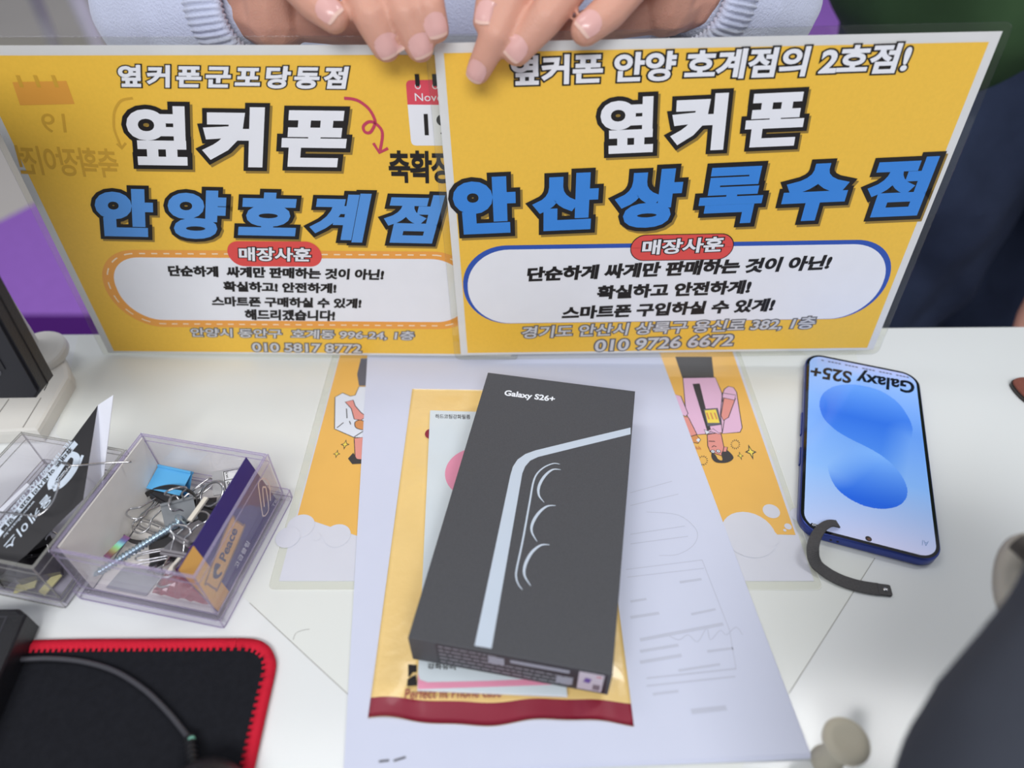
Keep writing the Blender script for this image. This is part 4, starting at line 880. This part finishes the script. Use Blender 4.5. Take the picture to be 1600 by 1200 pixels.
# ------------------------------------------------------------------ mouse pad, mouse, black device
mp = thing('mouse_pad', 'black cloth mouse pad with a red stitched edge at the near desk corner', 'mouse pad', at(200, 1100, 0))
pd = [at(-260, 1015, 3), at(60, 1002, 3), at(230, 1000, 3), at(320, 999.3, 3), at(360, 999, 3), at(380, 999, 3)]
cor = [at(396, 1000.5, 3), at(409, 1005, 3), at(420, 1014, 3), at(427, 1030, 3), at(427, 1045, 3), at(423, 1065, 3), at(415, 1100, 3), at(404, 1150, 3), at(382, 1250, 3), at(340, 1420, 3)]
outl = pd + cor; far = at(340, 1420, 3); outl += [Vector((-360, far.y, 3))]
for p in outl: p.z = 0.15
rim_path = catmull([Vector((p.x, p.y, 1.8)) for p in pd + cor], 10)
obj('pad_cloth', *prism(outl, (0, 0, 2.2)), mat('pad_black', (30, 31, 36), .95, .1, var=.25, nscale=300, bump=.3, bscale=1500), mp)
RD = mat('stitch_red', (206, 28, 54), .7, .25, bump=.4, bscale=1500)
dense = []; 
for i in range(len(rim_path) - 1):
    a, b_ = rim_path[i], rim_path[i + 1]; n = max(1, int((b_ - a).length / .35)); dense += [a.lerp(b_, k / n) for k in range(n)]
inw = []
b = MB()
for i in range(0, len(dense) - 3, 2):                    # overlock stitches, one loop each
    p = dense[i]; t = (dense[min(len(dense) - 1, i + 6)] - p).normalized(); s = Vector((t.y, -t.x, 0))
    b.add(*tube([p - s * .3 + Vector((0, 0, -1.2)), p - s * .6 + Vector((0, 0, .5)), p + s * 2.0 + t * .4 + Vector((0, 0, 1.0)), p + s * (5.7 if (i // 4) % 2 else 4.1) + t * .7 + Vector((0, 0, .75))], [.5, .62, .62, .4], 5))
o = b.build('stitched_edge', RD, mp, smooth=True); o['kind'] = 'stuff'
ms = thing('computer_mouse', 'black wired mouse on the pad, mostly below the photo edge', 'mouse', at(315, 1250, 2.4))
mc = at(318, 1284, 2.5)
def mouse_fn(i, j):
    a = 2 * math.pi * i; h = j; r_ = math.cos(h * math.pi / 2) ** .55
    return mc + Vector((math.cos(a) * 21 * r_, math.sin(a) * 24 * r_ * 1.0, 2 + 19 * math.sin(h * math.pi / 2)))
v, f = grid_shape(32, 10, mouse_fn); obj('mouse_body', v, f, BLACKP, ms, smooth=True)
cb = catmull([at(-30, 1035, 6), at(40, 1030, 5), at(80, 1029, 4.4), at(130, 1034, 4.2), at(180, 1049, 4.2), at(225, 1077, 4.3), at(260, 1110, 4.4), at(285, 1140, 5), at(300, 1160, 7)], 8)
CBL = mat('cable_grey', (62, 62, 68), .5, .4); obj('cable', *tube(cb, 1.35, 10), CBL, ms, smooth=True)
sr_a, sr_b = at(296, 1152, 6), at(303, 1200, 9); b = MB()
prof = [(1.6, 0)]; Ls = (sr_b - sr_a).length
for k in range(6): prof += [(2.6, Ls * (k + .1) / 6), (2.6, Ls * (k + .6) / 6), (2.0, Ls * (k + .7) / 6), (2.0, Ls * (k + .99) / 6)]
v, f = lathe(prof, sr_a, sr_b - sr_a, 14); obj('strain_relief', v, f, BLACKP, ms)
v, f = lathe([(1.5, 0), (1.7, .6), (1.5, 1.4)], at(299, 1153, 7.2), sr_b - sr_a, 12); obj('cable_mark', v, f, mat('mint_mark', (110, 170, 150), .5), ms, label='small mint green mark')
dv = thing('card_reader', 'black plastic device with a raised edge line on the mouse pad corner', 'device', at(-10, 1020, 2.4))
dz = 17.0; a, b_, c_, d_ = at(-120, 952, dz), at(28, 949, dz), at(34, 955, dz), at(-2, 1037, dz)
dd = (d_ - c_).normalized(); d_ = c_ + dd * 90; e_ = a + dd * 92
obj('device_case', *bevel_slab([Vector((p.x, p.y, 2.5)) for p in (a, b_, c_ + Vector((2.2, -1, 0)), d_ + Vector((2, 0, 0)), e_)], (0, 0, 1), dz - 2.5, 2.2), BLACKP, dv)
b = MB(); b.add(*tube([Vector((p.x, p.y, dz + .05)) for p in (a + Vector((0, -5, 0)), b_ + Vector((-3, -5, 0)), d_ + Vector((-6, 0, 0)))], .4, 6)); b.build('edge_line', mat('edge_grey', (66, 66, 74), .4), dv)

# ------------------------------------------------------------------ right edge: leather tag, dark bag, plug
lt = thing('leather_fob', 'brown leather fob with a metal rim at the far desk edge past the phone', 'fob', at(1620, 605, .2))
lp = [(1577, 602), (1584, 596), (1600, 595), (1640, 598), (1670, 620), (1668, 650), (1640, 652), (1605, 632), (1588, 618)]
ot = catmull([at(*p, .2) for p in lp], 5, True); obj('metal_rim', *bevel_slab(ot, (0, 0, 1), 3, .6), mat('dark_metal', (70, 66, 64), .3, .5, metal=.8), lt)
cx0 = sum(ot, Vector()) / len(ot); obj('leather_face', *bevel_slab([cx0 + (p - cx0) * .96 + Vector((0, 0, 3)) for p in ot], (0, 0, 1), 1.4, .6), mat('brown_leather', (128, 74, 62), .6, .3, var=.2, nscale=200, bump=.5, bscale=700), lt)
bag = thing('shoulder_bag', 'dark slate bag with a pale tab, out of focus at the near desk corner', 'bag', (215, 40, 0))
sil = [(1640, 820), (1600, 866), (1562, 945), (1500, 1018), (1440, 1090), (1402, 1150), (1388, 1215), (1386, 1300)]
zz = [150, 148, 140, 132, 122, 112, 104, 96]
chs = []
for k, (p, z) in enumerate(zip(sil, zz)):
    q = at(*p, z); r_ = 34; off = Vector((.80, -.60, 0)) * r_
    chs.append((q + off + Vector((0, 0, 0)), r_))
body = [[(p, r_) for (p, r_) in chs]]
for (p, r_) in chs: body.append([(p, r_), (p + Vector((55, -35, -10)), 44), (Vector((p.x + 70, p.y - 40, 50)), 50)])
v, f = blob(body, 4.5, 10)
v = [Vector((p.x, p.y, max(.3, p.z))) for p in v]
SLT = mat('slate_cloth', (62, 66, 76), .8, .2, var=.12, nscale=25, bump=.3, bscale=900)
obj('bag_body', v, f, SLT, bag, smooth=True)
sm_ = catmull([p + Vector((30, -22, r_ * .93)) for (p, r_) in chs], 6)
obj('seam_piping', *tube(sm_, 1.8, 8), mat('slate_piping', (48, 50, 58), .6, .3), bag, smooth=True)
tbp = catmull([at(1612, 845, 95), at(1580, 838, 95), at(1556, 868, 90), at(1550, 920, 85), at(1566, 965, 85), at(1600, 960, 88)], 5, True)
obj('tab', *bevel_slab(tbp, (.0, -.45, .9), 9, 3), mat('tab_beige', (186, 182, 172), .8, .2), bag, smooth=True, label='pale beige tab')
obj('tab_trim', *tube(catmull([at(1588, 846, 106), at(1600, 856, 106), at(1616, 872, 104)], 6), 4, 8), mat('trim_dark', (90, 84, 80), .8), bag, smooth=True)
plg = thing('rubber_plug', 'small beige rubber plug standing on the desk beside the white papers', 'plug', at(1322, 1205, .2))
pb = at(1324, 1156, 29); pb.z = .2; v, f = lathe([(6.5, 0), (7, 1.5), (5.6, 8), (5.2, 18), (6.0, 22), (9.4, 25), (9.8, 27.6), (9.2, 28.8), (6, 29.2), (4.5, 28.4)], pb, (0, 0, 1), 24); obj('plug_body', v, f, mat('plug_beige', (196, 190, 172), .7, .25), plg, smooth=True)

# ------------------------------------------------------------------ people
SKIN = mat('skin', (212, 158, 138), .5, .4, var=.07, nscale=90, bump=.25, bscale=900, sss=.15)
NAIL = mat('nail', (222, 172, 166), .3, .5, coat=.3); NTIP = mat('nail_tip', (230, 192, 178), .35, .4)
SWT = mat('sweater_knit', (206, 212, 236), .95, .1, var=.05, nscale=60, bump=.6, bscale=700, sheen=.3)
per = thing('person', 'person in a pale lavender sweater holding the yellow signs upright with both hands', 'person', (0, 600, FZ))
def hand(fing, thumb, wrist, elbow, heel, sgn):
    ch = []
    base_pts = []
    for F in fing:
        P = [aty(*p[:3]) for p in F]; rr = [p[3] for p in F]
        ch.append(list(zip(P, rr))); base_pts.append((P[0], rr[0]))
    wp = aty(*wrist)
    for (p, r_) in base_pts: ch.append([(wp + (p - wp) * .18, 19), (wp.lerp(p, .6), 14.5), (p, r_ + 1)])
    for a, b in zip(base_pts[:-1], base_pts[1:]): ch.append([(a[0], a[1]), (b[0], b[1])])
    for A_, B_ in zip(ch[:3], ch[1:4]): ch.append([(A_[0][0].lerp(A_[1][0], .55), 8), (B_[0][0].lerp(B_[1][0], .55), 8)])
    ch.append([(aty(*t[:3]), t[3]) for t in thumb]); ch[-1].insert(0, (wp, 18))
    ch.append([(wp, 20), (aty(*heel[:3]), heel[3]), (base_pts[0][0].lerp(wp, .3), 13)])
    ch.append([(wp, 23), (wp.lerp(aty(*elbow), .5), 25), (aty(*elbow), 25)])
    v, f = blob(ch, 1.3, 6)
    return v, f, [[c[0] for c in x] for x in ch[:len(fing)]], [[c[1] for c in x] for x in ch[:len(fing)]]
FA = [[(430, -105, 418, 10.5), (452, -38, 398, 10.2), (492, 4, 382, 9.6), (521, 27, 374, 8.0)],
      [(530, -120, 418, 11), (548, -48, 397, 10.6), (580, 26, 376, 9.6), (603, 73, 373, 7.8)],
      [(598, -122, 418, 11.2), (606, -52, 397, 10.6), (634, 24, 377, 9.6), (656, 74, 373, 7.6)],
      [(655, -110, 420, 11), (656, -48, 402, 10), (671, 12, 379, 8.4), (682, 46, 375, 6.8)]]
FB = [[(1075, -120, 418, 10.5), (1010, -50, 398, 10.2), (953, 16, 380, 9.6), (915, 47, 370, 8.0)],
      [(985, -140, 418, 11), (922, -62, 397, 10.8), (852, 28, 374, 9.6), (808, 80, 369, 7.6)],
      [(880, -140, 418, 11.2), (822, -50, 395, 10.4), (774, 56, 370, 8.4), (747, 112, 369, 6.6)],
      [(800, -130, 420, 11), (780, -50, 405, 10), (767, 2, 382, 8.2), (757, 34, 374, 6.2)]]
hA = hand(FA, [(440, 20, 436, 15), (520, 38, 424, 11), (600, 60, 408, 8.5)], (392, 8, 446), (240, 20, 500), (432, 28, 430, 19), 1)
hB = hand(FB, [(1030, 10, 436, 15), (960, 30, 424, 11), (880, 55, 408, 8.5)], (1075, -15, 446), (1190, 0, 500), (1040, 6, 432, 18), -1)
tors = blob([[((0, 640, -120), 120), ((0, 640, 150), 135), ((0, 650, 380), 110)], [((-150, 650, 380), 60), ((150, 650, 380), 60)], [((0, 650, 400), 60), ((0, 640, 480), 52)]], 12, 6)
b = MB(); b.add(hA[0], hA[1]); b.add(hB[0], hB[1]); b.add(tors[0], tors[1])
b.build('body', SKIN, per, smooth=True)
for (v, f, Ps, rs) in (hA, hB):
    bvh = BVHTree.FromPolygons([tuple(p) for p in v], f)
    for Pf, rf in zip(Ps, rs):
        tip, dip = Pf[-1], Pf[-2]; t = (tip - dip).normalized(); r_ = rf[-1]
        dors = (CO - tip).normalized() + Vector((0, -.15, .55)); dors = (dors - t * dors.dot(t)).normalized(); sd = t.cross(dors)
        L0 = 11.5; nv_, nu_ = 8, 8; ok = True; gv = []
        for j in range(nv_ + 1):
            s = r_ * .72 - L0 * (1 - j / nv_); hw = .92 - (.25 * (1 - j / nv_) ** 3)
            for i in range(nu_ + 1):
                a_ = (i / nu_ - .5) * 2 * hw; j2 = s + (.0 - .9 * (abs(i / nu_ - .5) * 2) ** 3 * (1 if j > nv_ - 2 else 0)) - (.0 if j > 1 else -1.6 * (abs(i / nu_ - .5) * 2) ** 2)
                dirv = dors * math.cos(a_) + sd * math.sin(a_); ctr = tip + t * j2; o_ = ctr + dirv * (r_ + 3.5)
                hit = bvh.ray_cast(o_, -dirv, r_ + 3)
                if hit[0] is not None and (hit[0] - ctr).length > r_ + 2.2: hit = (None,)
                gv.append((hit[0] + dirv * (.35 + (.25 if j == nv_ else 0))) if hit[0] is not None else tip + t * j2 + dirv * r_)
        gf = [(j * 9 + i, j * 9 + i + 1, (j + 1) * 9 + i + 1, (j + 1) * 9 + i) for j in range(nv_) for i in range(nu_)]
        obj('fingernail', gv, gf, [NAIL, NTIP], per, smooth=True, mids=[1 if q // 8 == nv_ - 1 else 0 for q in range(len(gf))])
eA, wA = aty(236, 26, 505), aty(392, 10, 446); eB, wB = aty(1180, 8, 505), aty(1075, -12, 446)
cA, cB = wA.lerp(eA, .12), wB.lerp(eB, .22)
swe = blob([[((0, 640, -150), 135), ((0, 640, 150), 150), ((0, 655, 370), 125)], [((-165, 655, 370), 68), (eA + Vector((5, 10, 0)), 47), (cA.lerp(eA, .45), 39), (cA, 32)], [((165, 655, 370), 68), (eB + Vector((0, 10, 0)), 47), (cB.lerp(eB, .45), 39), (cB, 32)], [((-165, 655, 370), 70), ((165, 655, 370), 70)], [((-110, 640, 60), 110), ((110, 640, 60), 110)]], 5, 8)
obj('sweater', swe[0], swe[1], SWT, per, smooth=True, label='pale lavender knitted sweater')
for (c_, w_, e_) in ((cA, wA, eA), (cB, wB, eB)):
    ax = (w_ - e_).normalized(); a_ = ax.orthogonal().normalized(); b2 = ax.cross(a_); vv = []; seg = 256; prof = [(28, -9), (32.5, -5), (34, 6), (32.5, 18), (31, 23), (28, 24.5), (25, 22)]
    for (r_, h) in prof:
        for k in range(seg):
            th = 2 * math.pi * k / seg; rr = r_ + .75 * math.cos(th * 58); vv.append(c_ + ax * h + (a_ * math.cos(th) + b2 * math.sin(th)) * rr)
    obj('cuff', vv, [(i * seg + k, i * seg + (k + 1) % seg, (i + 1) * seg + (k + 1) % seg, (i + 1) * seg + k) for i in range(len(prof) - 1) for k in range(seg)], SWT, per, smooth=True, label='ribbed cuff')
# second person, standing at the far side of the desk
p2 = thing('person', 'person in a dark green jacket and navy jeans standing behind the desk past the sign', 'person', (560, 700, FZ))
JN = mat('denim', (48, 57, 80), .9, .15, var=.25, nscale=30, bump=.5, bscale=700); GJ = mat('green_jacket', (58, 84, 54), .8, .2, var=.55, nscale=9, bump=.3, bscale=120)
hx, hy = 556, 720
lg = blob([[((hx - 110, hy, 120), 120), ((hx - 122, hy - 30, 0), 116), ((hx - 108, hy - 10, -200), 108), ((hx - 108, hy + 10, -400), 96), ((hx - 125, hy + 20, -660), 52)], [((hx + 110, hy, 120), 120), ((hx + 112, hy, 0), 116), ((hx + 104, hy, -200), 106), ((hx + 104, hy + 10, -400), 96), ((hx + 125, hy + 20, -660), 52)], [((hx - 110, hy, 130), 122), ((hx + 110, hy, 130), 122)]], 8, 6)
lg = ([p + Vector((math.sin(p.z / 17 + p.x / 31) * 5, math.sin(p.z / 23 + p.x / 19 + 1.3) * 7 + math.sin(p.x / 11 - p.z / 40) * 3, 0)) for p in lg[0]], lg[1])
obj('jeans', lg[0], lg[1], JN, p2, smooth=True, label='navy blue jeans')
jk = blob([[((hx - 140, hy - 25, 212), 142), ((hx + 120, hy - 25, 200), 145)], [((hx - 110, hy, 250), 150), ((hx - 100, hy + 20, 560), 140)], [((hx + 110, hy, 250), 150), ((hx + 100, hy + 20, 560), 140)]], 10, 6)
jk = ([p + Vector((0, math.sin(p.x / 24 + p.z / 90) * 9, 0)) for p in jk[0]], jk[1])
obj('jacket', jk[0], jk[1], GJ, p2, smooth=True, label='dark green jacket')
hw = aty(1672, 430, 520); hh = aty(1622, 496, 500)
ft_ = blob([[(Vector((hx - 90, 640, 520)), 60), (Vector((520, 600, 260)), 50), (hw, 26)], [(hw, 24), (hh, 18), (aty(1600, 512, 496), 9.5)], [(hh, 14), (aty(1612, 522, 494), 9)], [(hh, 14), (aty(1624, 525, 494), 9)], [(hh, 14), (aty(1636, 524, 494), 8.5)], [(hw, 14), (aty(1640, 500, 500), 9)]], 3, 5)
bd = blob([[((hx, hy, 100), 90), ((hx, hy + 20, 560), 100), ((hx, hy + 20, 700), 55)]], 12, 6)
b = MB(); b.add(*ft_); b.add(*bd); b.build('body', SKIN, p2, smooth=True)
sl = blob([[(Vector((hx - 90, 650, 520)), 72), (Vector((525, 605, 260)), 64), (hw.lerp(Vector((525, 605, 260)), .4), 44)]], 6, 5); obj('sleeve', sl[0], sl[1], GJ, p2, smooth=True)
for sx in (-1, 1):
    c_ = Vector((hx + sx * 128, hy - 20, FZ)); v, f = bevel_slab([c_ + Vector((x, y - 20, .5)) for (x, y) in rrect(95, 250, 45)], (0, 0, 1), 75, 25); obj('shoe', v, f, BLACKP, p2, smooth=True)

# white chair far behind the desk, only its legs in view
chr_ = thing('chair', 'pale grey chair standing on the marble floor far behind the signs', 'chair', (-1650, 2600, FZ))
CW = mat('chair_grey', (206, 206, 212), .5, .3)
sc0 = Vector((-1560, 2600, 0)); SZ = -290
obj('seat', *bevel_slab([sc0 + Vector((x, y, SZ)) for (x, y) in rrect(430, 430, 60)], (0, 0, 1), 30, 8), CW, chr_)
for (sx, sy) in ((-1, -1), (1, -1), (1, 1), (-1, 1)):
    obj('leg', *tube([sc0 + Vector((sx * 165, sy * 165, SZ)), sc0 + Vector((sx * 215, sy * 215, FZ + 1))], [26, 20], 10), CW, chr_)
obj('backrest', *prism([sc0 + Vector((x, 190, z)) for (x, z) in ((-200, SZ + 60), (200, SZ + 60), (190, SZ + 420), (-190, SZ + 420))], (0, 25, 0)), CW, chr_)
